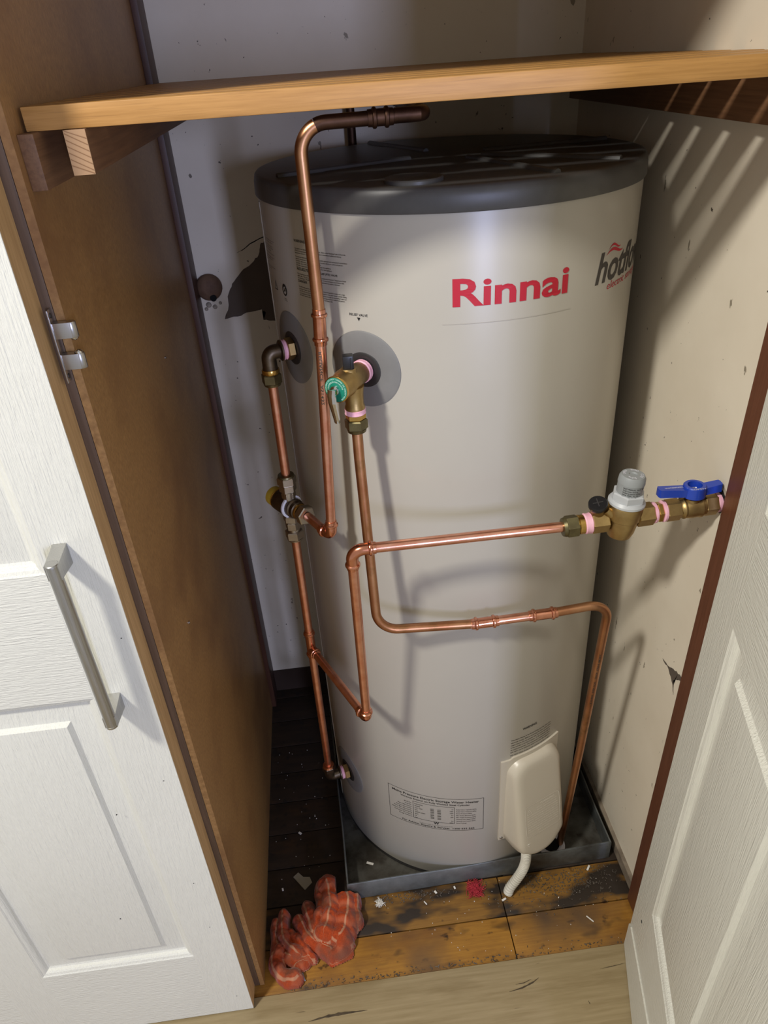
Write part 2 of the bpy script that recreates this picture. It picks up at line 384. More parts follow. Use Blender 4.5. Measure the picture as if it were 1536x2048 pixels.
# ------------------------------------------------------------------ slatted shelf and its cleats
sh = thing('slatted_shelf', 'golden timber slatted shelf spanning the cupboard above the tank', 'shelf', (0.14, 0.7615, 1.4787))
pitch = 0.0722
for k in range(11):
    y0 = 0.7615 + k * pitch; y1 = min(y0 + 0.0475, YB - .001)
    if y1 - y0 < .01: break
    obj('slat', B(-0.2425, XR - .0015, y0, y1, 1.4787, 1.4985, bev=.0014), OAK, sh)
c1 = tag(obj('shelf_cleat', B(XL, -.2315, .742, 1.446, 1.432, 1.4785, bev=.0015), CLEATD), 'dark cleat flat on the left panel under the shelf end, nearest the door', 'cleat')
t = thing('shelf_cleat', 'raw pine cleat with pale striped end grain under the left shelf end', 'cleat', (-.199, .753, 1.442))
obj('cleat_body', B(-.2087, -.1895, .755, 1.446, 1.4415, 1.4785, bev=.0008), CLEATD, t)
obj('end_grain', B(-.2087, -.1895, .7535, .7549, 1.4415, 1.4785), ENDGR, t, label='pale end grain face')
bm = bmesh.new()
for k in range(7):
    z = 1.4435 + k * .0052; x0, x1 = -.2082, -.190
    za, zb = z + .006, z - .004
    if za > 1.478: za = 1.478
    if zb < 1.442: zb = 1.442
    vs = [bm.verts.new(c) for c in ((x0, .7532, za), (x1, .7532, zb), (x1, .7532, zb + .0009), (x0, .7532, min(za + .0009, 1.4785)))]
    bm.faces.new(vs)
obj('growth_ring', bm, ENDRING, t, kind='stuff', smooth=False)
tag(obj('shelf_cleat', B(XR - .019, XR, .775, YB, 1.428, 1.4785, bev=.0015), CLEATD), 'dark cleat on the right wall under the right shelf end', 'cleat')

# ------------------------------------------------------------------ panelled doors
def panel_door(root, fn, cols, rows, W, z0, z1, thick, edge_right=None):
    """fn(s, z, d): s along the door, d out of the visible face. cols/rows: (a, b) panel spans"""
    def pbox(a, b, c, e, d0, d1, bev=0.0): 
        bm = box(bmesh.new(), a, b, c, e, d0, d1, bev=bev)
        for v in bm.verts: v.co = Vector(fn(v.co.x, v.co.y, v.co.z))
        bmesh.ops.recalc_face_normals(bm, faces=bm.faces); return bm
    sst = [0] + [x for c in cols for x in c] + [W]
    for i in range(0, len(sst), 2): obj('door_stile', pbox(sst[i], sst[i + 1], z0, z1, -.012, 0), DPV, root)
    zs = [z0] + [x for c in rows for x in c] + [z1]
    for c in cols:
        for i in range(0, len(zs), 2): obj('door_rail', pbox(c[0], c[1], zs[i], zs[i + 1], -.012, -.00005), DPH, root)
    prof = [(0, -.0001), (.002, -.0016), (.006, -.0030), (.0085, -.0052), (.0105, -.0090), (.014, -.0104), (.0415, -.0072), (.0465, -.0012), (.049, -.0008)]
    for c in cols:
        for r in rows:
            bm = bmesh.new(); rings = []
            for ins, d in prof:
                a, b, e, f = c[0] + ins, c[1] - ins, r[0] + ins, r[1] - ins
                rings.append([bm.verts.new(fn(*q, d)) for q in ((a, e), (b, e), (b, f), (a, f))])
            for p, q in zip(rings, rings[1:]):
                for k in range(4): bm.faces.new((p[k], p[(k + 1) % 4], q[(k + 1) % 4], q[k]))
            bm.faces.new(rings[-1]); bmesh.ops.recalc_face_normals(bm, faces=bm.faces)
            # make the panel face outwards
            f0 = bm.faces[:][-1]
            out = (Vector(fn(0.1, 0.1, 1)) - Vector(fn(0.1, 0.1, 0)))
            bm.normal_update()
            if f0.normal.dot(out) < 0: bmesh.ops.reverse_faces(bm, faces=bm.faces)
            obj('raised_panel', bm, DPV, root, ang=14)
    obj('door_core', pbox(0.003, W, z0 + .0005, z1 - .0005, -thick, -.0121), DEDGE if edge_right else DPLAIN, root)
    return pbox

DYF, DXR = 0.687, -0.2645
ld = thing('cupboard_door', 'closed white panelled door with a steel bar handle at lower left', 'door', (-.62, DYF, 0.006))
pb = panel_door(ld, lambda s, z, d: (DXR - s, DYF - d, z), [(.0710, .328), (.40, .657)], [(.2170, .8525), (1.049, 1.80)], .73, .006, 1.95, .040, edge_right=True)
obj('door_edge', pb(-.0002, .0028, .006, 1.95, -.040, -.0014), DEDGE, ld, label='raw timber door edge')
# handle
hx0, hby = -.3085, .652
hd = obj('bar_handle', S([(hx0, hby, z) for z in (.8365, .8372, .84, .8402, 1.0838, 1.084, 1.0858, 1.0865)], [.0066, .0074, .0076, .0074, .0074, .0076, .0074, .0066], n=24), STEEL, ld, label='brushed steel bar handle')
for sgn, (zo, zi, bo, bi) in ((1, (1.0885, 1.0615, 1.0855, 1.0665)), (-1, (.8315, .8575, .8375, .8545))):
    bm = bmesh.new(); rows_ = []
    for y, a, b in ((DYF - .0003, zo, zi), (hby + .002, bo, bi), (hby - .0035, bo, bi)):
        rows_.append([bm.verts.new((x, y, z)) for x, z in ((hx0 - .0074, a), (hx0 + .0074, a), (hx0 + .0074, b), (hx0 - .0074, b))])
    for p, q in zip(rows_, rows_[1:]):
        for k in range(4): bm.faces.new((p[k], p[(k + 1) % 4], q[(k + 1) % 4], q[k]))
    bm.faces.new(rows_[0]); bm.faces.new(rows_[-1]); bmesh.ops.recalc_face_normals(bm, faces=bm.faces)
    obj('handle_post', bm, STEEL, hd, smooth=False)
bm = bmesh.new()
for s, z in ((.012, .945), (.02, .68), (.028, .43), (.027, .30), (.022, .06), (.1, .62), (.16, .36)):
    box(bm, DXR - s - .0016, DXR - s, DYF - .0004, DYF + .001, z, z + .0009)
obj('paint_chip', bm, HOLE, ld, kind='stuff', smooth=False)

hg = Vector((.4683, .7035, 0)); du = Vector((-.2769, -.9609, 0)); dn = Vector((-.9609, .2769, 0))
def rfn(s, z, d):
    v = hg + du * s + dn * d; return (v.x + LEAN * z, v.y, z)
rd = thing('cupboard_door', 'open white panelled door seen edge on along the right of the opening', 'door', (.42, .5, 0.004))
pb = panel_door(rd, rfn, [(.087, .352)], [(.270, .905), (1.07, 1.80)], .44, .004, 1.95, .038)
bm = bmesh.new()
va = [bm.verts.new(rfn(s, z, d)) for s, z, d in ((-.0005, .0042, .0026), (.44, .0042, .0026), (.44, .150, .0026), (.20, .140, .0026), (.011, .087, .0026), (-.0005, .078, .0026))]
vb = [bm.verts.new(rfn(s, z, d)) for s, z, d in ((-.0005, .0042, -.001), (.44, .0042, -.001), (.44, .150, -.001), (.20, .140, -.001), (.011, .087, -.001), (-.0005, .078, -.001))]
bm.faces.new(va); bm.faces.new(vb)
for i in range(6): bm.faces.new((va[i], vb[i], vb[(i + 1) % 6], va[(i + 1) % 6]))
bmesh.ops.recalc_face_normals(bm, faces=bm.faces); obj('kick_strip', bm, DPH, rd, smooth=False)
bm = bmesh.new(); axial(bm, rfn(.052, .182, .0), dn, [(0, .003), (.0005, .0028)], n=9); obj('paint_chip', bm, HOLE, rd, smooth=False)

# double ball catch on the dark stile
t = thing('ball_catch', 'silver double ball catch on the dark edge of the left panel', 'catch', (-.2535, .735, 1.30))
CX = XL - .0125
obj('base_plate', B(CX, CX + .0016, .7160, .7284, 1.258, 1.3315, bev=.0004), CATCHM, t)
for z0, z1 in ((1.303, 1.3185), (1.2715, 1.287)):
    bm = B(CX + .001, CX + .018, .7172, .7272, z0, z1, bev=.0005)
    axial(bm, (CX + .018, .7222, z0), (0, 0, 1), [(0, .0046), (.0006, .005), (z1 - z0 - .0006, .005), (z1 - z0, .0046)], n=18)
    obj('catch_arm', bm, CATCHM, t)
obj('ball', A((CX + .018, .7222, 1.2868), (0, 0, 1), [(0, .0038), (.0015, .0036), (.003, .0022), (.0036, .0006)], n=14), CHROME, t)
obj('ball', A((CX + .018, .7222, 1.3032), (0, 0, -1), [(0, .0038), (.0015, .0036), (.003, .0022), (.0036, .0006)], n=14), CHROME, t)
for z in (1.3255, 1.264): obj('screw', A((CX + .0014, .7222, z), (1, 0, 0), [(0, .0028), (.0008, .0026), (.0012, .001)], n=10), DARK, t)

# ------------------------------------------------------------------ water heater
HX, HY, HR = 0.2109, 1.1601, 0.28
def cyl(angd, z, r=HR):
    a = math.radians(angd); return Vector((HX + r * math.sin(a), HY - r * math.cos(a), z))
def rad_n(angd):
    a = math.radians(angd); return Vector((math.sin(a), -math.cos(a), 0))
def tan_n(angd):
    a = math.radians(angd); return Vector((math.cos(a), math.sin(a), 0))
wh = thing('water_heater', 'tall cream enamel electric storage water heater standing in a metal tray', 'water heater', (HX, HY, 0.004))
obj('tank_body', A((HX, HY, 0), (0, 0, 1), [(.018, .274), (.018, .279), (.020, HR), (1.364, HR), (1.366, .2795)], n=144), TANK, wh, ang=30)
obj('base_ring', A((HX, HY, 0), (0, 0, 1), [(.004, .2755), (.004, .2775), (.0065, .2785), (.0165, .2785), (.018, .277)], n=120), DARK, wh, ang=30)
lid = obj('lid', A((HX, HY, 0), (0, 0, 1), [(1.3585, .2805), (1.3585, .2828), (1.360, .2836), (1.376, .2828), (1.384, .281), (1.3865, .2785), (1.3875, .274), (1.3875, .20), (1.3885, .19), (1.389, .06), (1.389, .001)], n=120), LID, wh, ang=40)
bossc = cyl(-20, 1.3865, .232)
obj('lid_boss', A(bossc, (0, 0, 1), [(0, .036), (.0045, .036), (.006, .0345), (.006, .02), (.0052, .018)], n=36), LID, lid)
for aa in (20, 48, 100, 200, 290):
    p0, p1 = cyl(aa, 1.3885, .06), cyl(aa, 1.3875, .262)
    obj('lid_rib', S([p0, p1], [.005, .005], n=8, up=(0, 0, 1)), LID, lid)
seam = bmesh.new()
box(seam, -.004, .004, 0, .0011, .03, 1.352)
for v in seam.verts: v.co = cyl(-82, v.co.z, HR - .0002 + v.co.y) + tan_n(-82) * v.co.x
obj('body_seam', seam, TANK, wh, smooth=False)

def disc_on(angd, z, r0, r1, t, hole=False):
    """annular disc wrapped on the tank skin"""
    bm = bmesh.new(); n = 56; rows_ = []
    prof = [(r0, -.001), (r0, t * .8), (r0 + .0012, t), (r1 - .002, t), (r1, t * .4), (r1, -.001)]
    for rr, h in prof:
        row = []
        for k in range(n):
            a = 2 * PI * k / n; row.append(bm.verts.new(cyl(angd + math.degrees(rr * math.cos(a) / HR), z + rr * math.sin(a), HR + h)))
        rows_.append(row)
    for p, q in zip(rows_, rows_[1:]):
        for k in range(n): bm.faces.new((p[k], p[(k + 1) % n], q[(k + 1) % n], q[k]))
    bmesh.ops.recalc_face_normals(bm, faces=bm.faces); return bm
for angd, z in ((-34.2, 1.1607), (-64.6, 1.1616), (-64.6, .208)):
    cl = obj('outlet_collar', disc_on(angd, z, .0235, .0535, .0016), GREYDISC, wh)
    obj('outlet_recess', A(cyl(angd, z, HR - .002), rad_n(angd), [(0, .0255), (.003, .0255), (.0042, .0235), (.0042, .016), (.003, .014)], n=32), DARK, wh)

# ---- lettering wrapped on the tank
DG = None
TXT = []
def text_mesh(body, bold=0.0, shear=0.0, spacing=1.0):
    cu = bpy.data.curves.new('txt', 'FONT'); cu.body = body; cu.size = 1.0; cu.offset = bold; cu.shear = shear
    cu.resolution_u = 3; cu.space_character = spacing; cu.fill_mode = 'FRONT'
    o = bpy.data.objects.new('txt', cu); COL.objects.link(o)
    bpy.context.view_layer.update()
    me = bpy.data.meshes.new_from_object(o.evaluated_get(bpy.context.evaluated_depsgraph_get()))
    bpy.data.objects.remove(o); bpy.data.curves.remove(cu)
    V = [(v.co.x, v.co.y) for v in me.vertices]; Fc = [tuple(p.vertices) for p in me.polygons]
    bpy.data.meshes.remove(me); return V, Fc
CAPH = 0.73
def add_text(bm, body, place, x0, y0, cap, width=None, bold=0.0, shear=0.0, align='l', maxw=None):
    V, Fc = text_mesh(body, bold, shear)
    if not V: return
    mnx = min(v[0] for v in V); mxx = max(v[0] for v in V)
    s = cap / CAPH; sx = s
    if width: sx = width / (mxx - mnx)
    if maxw and sx * (mxx - mnx) > maxw: sx = maxw / (mxx - mnx)
    wd = (mxx - mnx) * sx
    off = {'l': 0, 'c': -wd / 2, 'r': -wd}[align]
    vs = [bm.verts.new(place(x0 + off + (v[0] - mnx) * sx, y0 + v[1] * s)) for v in V]
    for f in Fc:
        try: bm.faces.new([vs[i] for i in f])
        except ValueError: pass
def on_tank(angd, z, h=.0004):
    return lambda x, y: cyl(angd + math.degrees(x / HR), z + y, HR + h)
def strip(bm, place, pts, wdt, close=False, sub=10):
    """printed line of given width through pts on a surface"""
    P = []
    pp = pts + ([pts[0]] if close else [])
    for a, b in zip(pp, pp[1:]):
        d = Vector((b[0] - a[0], b[1] - a[1])); L = d.length
        if L < 1e-9: continue
        d /= L; nrm = Vector((-d.y, d.x)) * wdt / 2; prev = None
        for k in range(sub + 1):
            q = Vector(a) + d * (-wdt / 2 + (L + wdt) * k / sub)
            cur = (bm.verts.new(place(q.x - nrm.x, q.y - nrm.y)), bm.verts.new(place(q.x + nrm.x, q.y + nrm.y)))
            if prev: bm.faces.new((prev[0], cur[0], cur[1], prev[1]))
            prev = cur

bm = bmesh.new(); add_text(bm, 'Rinnai', on_tank(-9.1, 1.2490), 0, 0, .0345, width=.1553, bold=.024)
obj('brand_lettering', bm, RED, wh, smooth=False, label='bold red lettering')
bm = bmesh.new(); pl = on_tank(-11.7, 1.226, .0003)
strip(bm, pl, [(0, 0), (.174, 0)], .0006, sub=30)
obj('film_edge', bm, FILM, wh, smooth=False)
bm = bmesh.new(); add_text(bm, 'hotflow', on_tank(33.0, 1.2470), 0, 0, .040, width=.168, bold=.022, shear=.25)
obj('model_lettering', bm, INKG, wh, smooth=False, label='dark grey slanted lettering')
bm = bmesh.new(); add_text(bm, 'electric storage', on_tank(39.0, 1.2345), 0, 0, .0105, width=.112, bold=.0, shear=.22)
obj('small_lettering', bm, RED, wh, smooth=False, label='small red slanted words')
pl = on_tank(36.3, 1.2795, .0005)
for oy, k in ((0, 1.0), (.006, .72)):
    up_, dn_ = [], []; bm = bmesh.new()
    for i in range(15):
        u_ = i / 14; x = .004 + u_ * .046 * k + oy * .8
        y = oy + .006 * u_ + .0045 * math.sin(u_ * 2 * PI * .8 + .2) ; th = .0026 * math.sin(PI * min(1, u_ * .98 + .02)) * k
        up_.append(bm.verts.new(pl(x, y + th))); dn_.append(bm.verts.new(pl(x, y - th * .6)))
    for i in range(14): bm.faces.new((dn_[i], dn_[i + 1], up_[i + 1], up_[i]))
    obj('flame_mark', bm, RED, wh, smooth=False, label='red flame stroke')


# warning block under the lid
bm = bmesh.new()
Z0 = 1.3175; A0 = -56.2
lines = [('WARNING', .0036, .0), ('', 0, 0),
 ('This appliance may deliver water at high temperature.  Refer to the Plumbing Code of Australia', .00175, 1),
 ('(PCA), local requirements and installation instructions to determine if additional delivery', .00175, 1),
 ('temperature control is required.', .00175, 1), ('', 0, 0),
 ('For continued safety of this appliance it must be installed, operated and maintained in accordance', .00175, 1),
 ("with the manufacturer's instructions; installation and service only by an authorised person.", .00175, 1),
 ('DO NOT  place articles on or against this appliance.', .00175, 1),
 ('DO NOT  store chemicals or flammable materials near this appliance.', .00175, 1),
 ('DO NOT  operate with panels or covers removed from this appliance.', .00175, 1),
 ('DO NOT  activate heating unit unless full of water.', .00175, 1),
 ('PRESSURE & TEMPERATURE RELIEF (PTR) VALVE', .0027, 0),
 ('For safe performance this appliance is fitted with a combination Pressure Temperature Relief', .00175, 1),
 ('(PTR) valve.  The valve is an important safety device.  It must be fitted in accordance with', .00175, 1),
 ('the instructions.  The valve outlet and drain pipe must never be sealed or blocked.', .00175, 1), ('', 0, 0),
 ('DANGER', .0036, .0),
 ('The PTR valve must be operated every 6 months or more frequently in areas with a high', .00175, 1),
 ('incidence of water deposits. Failure to do this may result in the water heater cylinder failing.', .00175, 1),
 ('The PTR valve must be checked, replaced or serviced at intervals not exceeding 5 years (or', .00175, 1),
 ('more frequently in areas with high incidence of water deposits) by an authorised person.', .00175, 1),
 ('DO NOT operate unless the PTR valve is fitted & in working order', .00175, 1)]
zz = Z0
for s_, cp, kk in lines:
    if not s_: zz -= .0019; continue
    bold = .012 if kk == 0 else .006
    add_text(bm, s_, on_tank(A0, zz), 0, 0, cp, bold=bold, maxw=.131)
    zz -= cp * 1.62 + (.0012 if kk == 0 else 0)
obj('warning_text', bm, INK, wh, smooth=False, label='small black warning text')
bm = bmesh.new(); add_text(bm, 'RELIEF VALVE', on_tank(-34.7, 1.2335), 0, 0, .0034, align='c', bold=.008)
pl = on_tank(-34.7, 1.2285)
bm.faces.new([bm.verts.new(pl(*q)) for q in ((-.0025, .003), (0, -.0016), (.0025, .003))])
obj('relief_valve_mark', bm, INK, wh, smooth=False, label='relief valve wording with an arrow')
# left hand block with two round marks
bm = bmesh.new(); zz = 1.3095
left = ['INSTALLATION', 'This water heater must be installed by an authorised person', 'in accordance with the installation instructions and', '', 'with the relevant national and local requirements', 'and the plumbing code. Fill the cylinder with water', 'before turning on the electricity supply.', '', 'Check with the local authority for water quality limits', '', 'Operate the relief valve easing gear twice each year', 'to remove lime deposits and verify that it is', 'not blocked.', '', 'SERVICE', 'Turn off the electricity and the cold water supply', 'before removing the cover.']
for s_ in left:
    if s_: add_text(bm, s_, on_tank(-80, zz), 0, 0, .0016, bold=.006, maxw=.098)
    zz -= .0031 if s_ else .0017
obj('information_text', bm, INK, wh, smooth=False)
bm = bmesh.new(); pl = on_tank(-72.5, 1.2445)
strip(bm, pl, [(-.006, -.005), (.006, -.005), (0, .007)], .0013, close=True, sub=3)
obj('triangle_mark', bm, INK, wh, smooth=False)
bm = bmesh.new(); pl = on_tank(-65.3, 1.2455); n = 28
o_ = [bm.verts.new(pl(.0075 * math.cos(2 * PI * k / n), .0085 * math.sin(2 * PI * k / n))) for k in range(n)]
i_ = [bm.verts.new(pl(.0047 * math.cos(2 * PI * k / n), -.0008 + .0055 * math.sin(2 * PI * k / n))) for k in range(n)]
for k in range(n): bm.faces.new((o_[k], o_[(k + 1) % n], i_[(k + 1) % n], i_[k]))
roo = [(-.0045, -.004), (-.0015, -.0005), (.0012, .0028), (.004, .0036), (.0022, .0012), (.0032, -.0025), (.0012, -.0012), (-.0004, -.002)]
bm.faces.new([bm.verts.new(pl(*q)) for q in roo])
obj('round_mark', bm, INK, wh, smooth=False)
bm = bmesh.new()
add_text(bm, 'MADE IN', on_tank(-65.3, 1.2325), 0, 0, .0016, align='c'); add_text(bm, 'AUSTRALIA', on_tank(-65.3, 1.2298), 0, 0, .0016, align='c')
obj('origin_text', bm, INK, wh, smooth=False)
# rating plate low on the front
bm = bmesh.new(); pl = on_tank(-38.3, .1755); PW, PH = .196, .0985
sk = lambda x, y: pl(x, y * (1.04 - .2 * x) - .0 + .0)
strip(bm, sk, [(0, 0), (PW, 0), (PW, PH), (0, PH)], .0008, close=True, sub=24)
add_text(bm, 'Mains Pressure Electric Storage Water Heater', sk, PW / 2, .0865, .0062, width=.178, bold=.016, align='c')
add_text(bm, 'Vitreous Enamel on Fully Welded Steel Cylinder', sk, PW / 2, .0785, .0044, width=.142, bold=.014, align='c')
strip(bm, sk, [(.054, .022), (.054, .073), (.138, .073), (.138, .022)], .0008, close=True, sub=14)
yy = .071
for a_, b_, c_, d_ in (('Model No.', 'EHF250S36', '10', 'Relief Valve Capacity (kW)'), ('Serial No.', '0A0000', '1000', 'Relief Valve Pressure (kPa)'), ('Date of Manufacture', 'JULY 2022', '1000', 'Rated Pressure (kPa)'),
                       ('Electrical Approval No.', 'SAA', '3.6', 'Max Rating Element (kW)'), ('Water Mark Approval No.', 'WMKA 25009', '500', 'Max Supply Pressure (kPa)'),
                       ('Maximum Thermostat Setting', 'IPX4', '-', 'Heating Unit Upper (kW)'), ('Hydrostatic Test Pressure', '70', '3.6', 'Heating Unit Lower (kW)'), ('Storage Volume (L)', '240', '240V', 'Rated Voltage')):
    yy -= .0061
    add_text(bm, a_, sk, .0505, yy, .0027, align='r', bold=.01, maxw=.048); add_text(bm, b_, sk, .057, yy, .0027, bold=.01)
    add_text(bm, c_, sk, .1355, yy, .0027, align='r', bold=.01); add_text(bm, d_, sk, .1415, yy, .0027, bold=.01, maxw=.050)
for bx in (.090, .104):
    for k in range(22):
        y = .030 + k * .0016
        if (k * 7) % 5 != 0: strip(bm, sk, [(bx, y), (bx + .0065, y)], .0003 + .0006 * ((k * 5) % 3) / 2, sub=1)
add_text(bm, 'W', sk, .101, .0145, .0078, width=.0115, bold=.03, align='c')
add_text(bm, 'This appliance complies with the relevant water services standard', sk, .100, .0100, .0019, align='c', maxw=.10)
add_text(bm, 'For Advice, Repairs & Service:  1300 555 545', sk, .103, .0032, .0046, width=.150, bold=.016, align='c')
obj('rating_plate', bm, INK, wh, smooth=False, label='black printed rating plate')
# warning lines above the element cover
bm = bmesh.new(); zz = .4475; add_text(bm, 'WARNING', on_tank(20.5, .4405), 0, 0, .0060, width=.032, bold=.02, align='c')
zz = .4325
for s_ in ('This water heater is for fixed wiring and may have two', 'electrical circuits. Before removing the cover turn off all', 'supply circuits. Do not operate with the cover removed or', 'if the cylinder is not full of water. To be serviced only by', 'an authorised person. Use only genuine replacement parts.', 'DO NOT use an extension lead to connect this appliance', '', 'DO NOT switch on the power until the cylinder is filled', 'and the air has been bled.'):
    if s_: add_text(bm, s_, on_tank(12.4, zz - .012), 0, 0, .0031, bold=.012, width=.093 if len(s_) > 45 else None, maxw=.093)
    zz -= .0066 if s_ else .002
obj('warning_text', bm, INK, wh, smooth=False)

# ---- element cover
EA = 23.0; en, et = rad_n(EA), tan_n(EA); ec = Vector((HX, HY, 0))
def eco(tt, z, r): return ec + et * tt + en * r + Vector((0, 0, z))
# flange wrapped on the skin
bm = bmesh.new(); fl = [(-.0715, .128), (.0655, .128), (.0655, .376), (-.052, .376), (-.053, .3715), (-.0715, .3715)]
bm2 = bmesh.new(); cols_ = 16
def fwrap(tt, z, h): return cyl(EA + math.degrees(tt / HR), z, HR + h)
va = []
for h in (-.001, .0036):
    va.append([])
for i in range(cols_ + 1):
    tt = -.0715 + .137 * i / cols_; zt = .3715 if tt < -.052 else .376
    for j, h in enumerate((-.001, .0036)): va[j].append((bm2.verts.new(fwrap(tt, .128, h)), bm2.verts.new(fwrap(tt, zt, h))))
for i in range(cols_):
    bm2.faces.new((va[1][i][0], va[1][i + 1][0], va[1][i + 1][1], va[1][i][1]))
    for q in (0, 1): bm2.faces.new((va[0][i][q], va[0][i + 1][q], va[1][i + 1][q], va[1][i][q]))
for i in (0, cols_): bm2.faces.new((va[0][i][0], va[0][i][1], va[1][i][1], va[1][i][0]))
bmesh.ops.recalc_face_normals(bm2, faces=bm2.faces); bm.free()
ecov = obj('element_cover', bm2, COVERP, wh, ang=30, label='cream plastic element cover')
def Rf(z): return .3305 - (z - .15) * .16
def outline(k, n=72):
    """closed front-view outline, scaled about its centre by inset k (metres)"""
    w0 = .0615 - k; top = .370 - k; bot = .146 + k * .6; sag = .034; rc = .034 - k * .4; pts = []
    def arc(cx, cz, r, a0, a1, m): return [(cx + r * math.cos(a0 + (a1 - a0) * i / m), cz + r * math.sin(a0 + (a1 - a0) * i / m)) for i in range(m + 1)]
    pts += arc(w0 - rc, top - rc, rc, 0, PI / 2, 8)
    pts += arc(-w0 + rc, top - rc, rc, PI / 2, PI, 8)
    m = 24
    for i in range(10): pts.append((-w0, top - rc - (top - rc - bot - .006) * (i + 1) / 10))
    for i in range(m + 1):
        u_ = -1 + 2 * i / m; pts.append((u_ * w0 * .985, bot - sag * (1 - abs(u_ * .93 + .07) ** 2.4)))
    for i in range(9): pts.append((w0, bot + .006 + (top - rc - bot - .006) * (i) / 9))
    return pts
bm = bmesh.new(); rings = []
for k, dr in ((.0, None), (.0015, -.028), (.004, -.012), (.0065, -.0052), (.0105, -.0016), (.016, 0), (.026, .0004)):
    ring_ = []
    for tt, z in outline(k):
        r = .2665 if dr is None else Rf(z) + dr
        ring_.append(bm.verts.new(eco(tt, z, r)))
    rings.append(ring_)
for p, q in zip(rings, rings[1:]):
    n = len(p)
    for k in range(n): bm.faces.new((p[k], p[(k + 1) % n], q[(k + 1) % n], q[k]))
bm.faces.new(rings[-1]); bmesh.ops.recalc_face_normals(bm, faces=bm.faces)
obj('cover_shell', bm, COVERP, ecov, ang=50)
bm = bmesh.new(); ple = lambda x, y: eco(x, y, Rf(y) + .0013)
def rrect(a, b, c, d, r, m=5):
    o = []
    for cx, cz, s in ((b - r, d - r, 0), (a + r, d - r, PI / 2), (a + r, c + r, PI), (b - r, c + r, 1.5 * PI)):
        for i in range(m + 1): o.append((cx + r * math.cos(s + PI / 2 * i / m), cz + r * math.sin(s + PI / 2 * i / m)))
    return o
strip(bm, ple, rrect(-.041, .044, .176, .258, .009), .0009, close=True, sub=2)
strip(bm, ple, [(-.037, .237), (-.025, .237), (-.031, .249)], .0009, close=True, sub=2)
add_text(bm, '!', ple, -.031, .2385, .006, align='c')
add_text(bm, 'WARNING', ple, .014, .2485, .0052, width=.036, bold=.012, align='c')
zz = .2425
for s_ in ('ISOLATE ALL SUPPLY CIRCUITS', 'BEFORE REMOVING COVER', 'HAZARDOUS VOLTAGE INSIDE', 'THIS WATER HEATER MUST BE FULL OF WATER', 'BEFORE THE POWER IS SWITCHED ON', 'REFER TO THE INSTRUCTIONS SUPPLIED WITH', 'THIS HEATER. THE COVER MUST BE REFITTED', 'AFTER SERVICE BY AN AUTHORISED PERSON', 'MAY HAVE MORE THAN ONE SUPPLY', 'DO NOT OPERATE WITH COVER REMOVED', 'RISK OF SHOCK'):
    add_text(bm, s_, ple, .012 if zz > .234 else .0015, zz, .0032, align='c', width=(.050 if zz > .234 else (.076 if len(s_) > 20 else .03)), bold=.004)
    zz -= .0060
obj('embossed_warning', bm, COVERH, ecov, smooth=False, label='raised warning panel lettering')
obj('screw', A(fwrap(-.0655, .1345, .003), rad_n(EA - 13), [(0, .0035), (.0015, .0034), (.0024, .002)], n=12), CATCHM, ecov)

# ------------------------------------------------------------------ tray
tr = thing('safety_tray', 'square galvanised safety tray under the water heater', 'tray', (.21, 1.17, 0.0))
FL, FR, BR, BL = (-.070, .8715), (.5040, .8850), (.504, 1.470), (-.088, 1.470)
TH = .056
def quad(bm, a, b, c, d): bm.faces.new([bm.verts.new(q) for q in (a, b, c, d)])
bm = bmesh.new()
ix, iy = [(FL[0] + .002, FL[1] + .002), (FR[0] - .002, FR[1] + .002), (BR[0] - .002, BR[1] - .002), (BL[0] + .002, BL[1] - .002)], None
vt = [bm.verts.new((x, y, .0035)) for x, y in ix]; vb = [bm.verts.new((x, y, .0003)) for x, y in ix]
bm.faces.new(vt); bm.faces.new(list(reversed(vb)))
for i in range(4): bm.faces.new((vb[i], vb[(i + 1) % 4], vt[(i + 1) % 4], vt[i]))
obj('tray_base', bm, GALVD, tr, smooth=False)
def tray_wall(a, b, inward, bulge=0.0, seed=0):
    bm = bmesh.new(); r = random.Random(seed); n = 14; sec = []
    a, b, inn = Vector((*a, 0)), Vector((*b, 0)), Vector((*inward, 0))
    for i in range(n + 1):
        u_ = i / n; p = a.lerp(b, u_); w_ = math.sin(u_ * PI); off = inn * (-(bulge * w_ + .0006 * math.sin(u_ * 17 + seed)))
        # section: outside bottom, outside top, folded hem, inside bottom
        h = TH + .0008 * math.sin(u_ * 11 + seed)
        sec.append([bm.verts.new(p + q) for q in (Vector((0, 0, .0003)) + inn * .0, off + Vector((0, 0, h - .002)), off + inn * .0012 + Vector((0, 0, h)), off + inn * .0036 + Vector((0, 0, h - .0006)),
                                                   off + inn * .0042 + Vector((0, 0, h - .012)), off + inn * .0022 + Vector((0, 0, h - .0125)), inn * .0016 + Vector((0, 0, .0012)))])
    for s0, s1 in zip(sec, sec[1:]):
        m = len(s0)
        for k in range(m): bm.faces.new((s0[k], s0[(k + 1) % m], s1[(k + 1) % m], s1[k]))
    bm.faces.new(sec[0]); bm.faces.new(sec[-1]); bmesh.ops.recalc_face_normals(bm, faces=bm.faces); return bm
for (a, b, i, bu, sd) in ((FL, FR, (0, 1), .001, 1), (FR, BR, (-1, 0), -.001, 2), (BR, BL, (0, -1), 0, 3), (BL, FL, (1, 0), 0, 4)):
    obj('tray_side', tray_wall(a, b, i, bu, sd), GALV, tr, ang=40)
bm = A((.388, .931, .0035), (0, 0, 1), [(0, .031), (.002, .031), (.003, .029), (.003, .02), (.0022, .019)], n=28); obj('drain_flange', bm, WHITEP, tr, label='white drain flange')
obj('drain_hole', A((.388, .931, .0062), (0, 0, 1), [(0, .0185), (.0006, .018)], n=24), HOLE, tr)

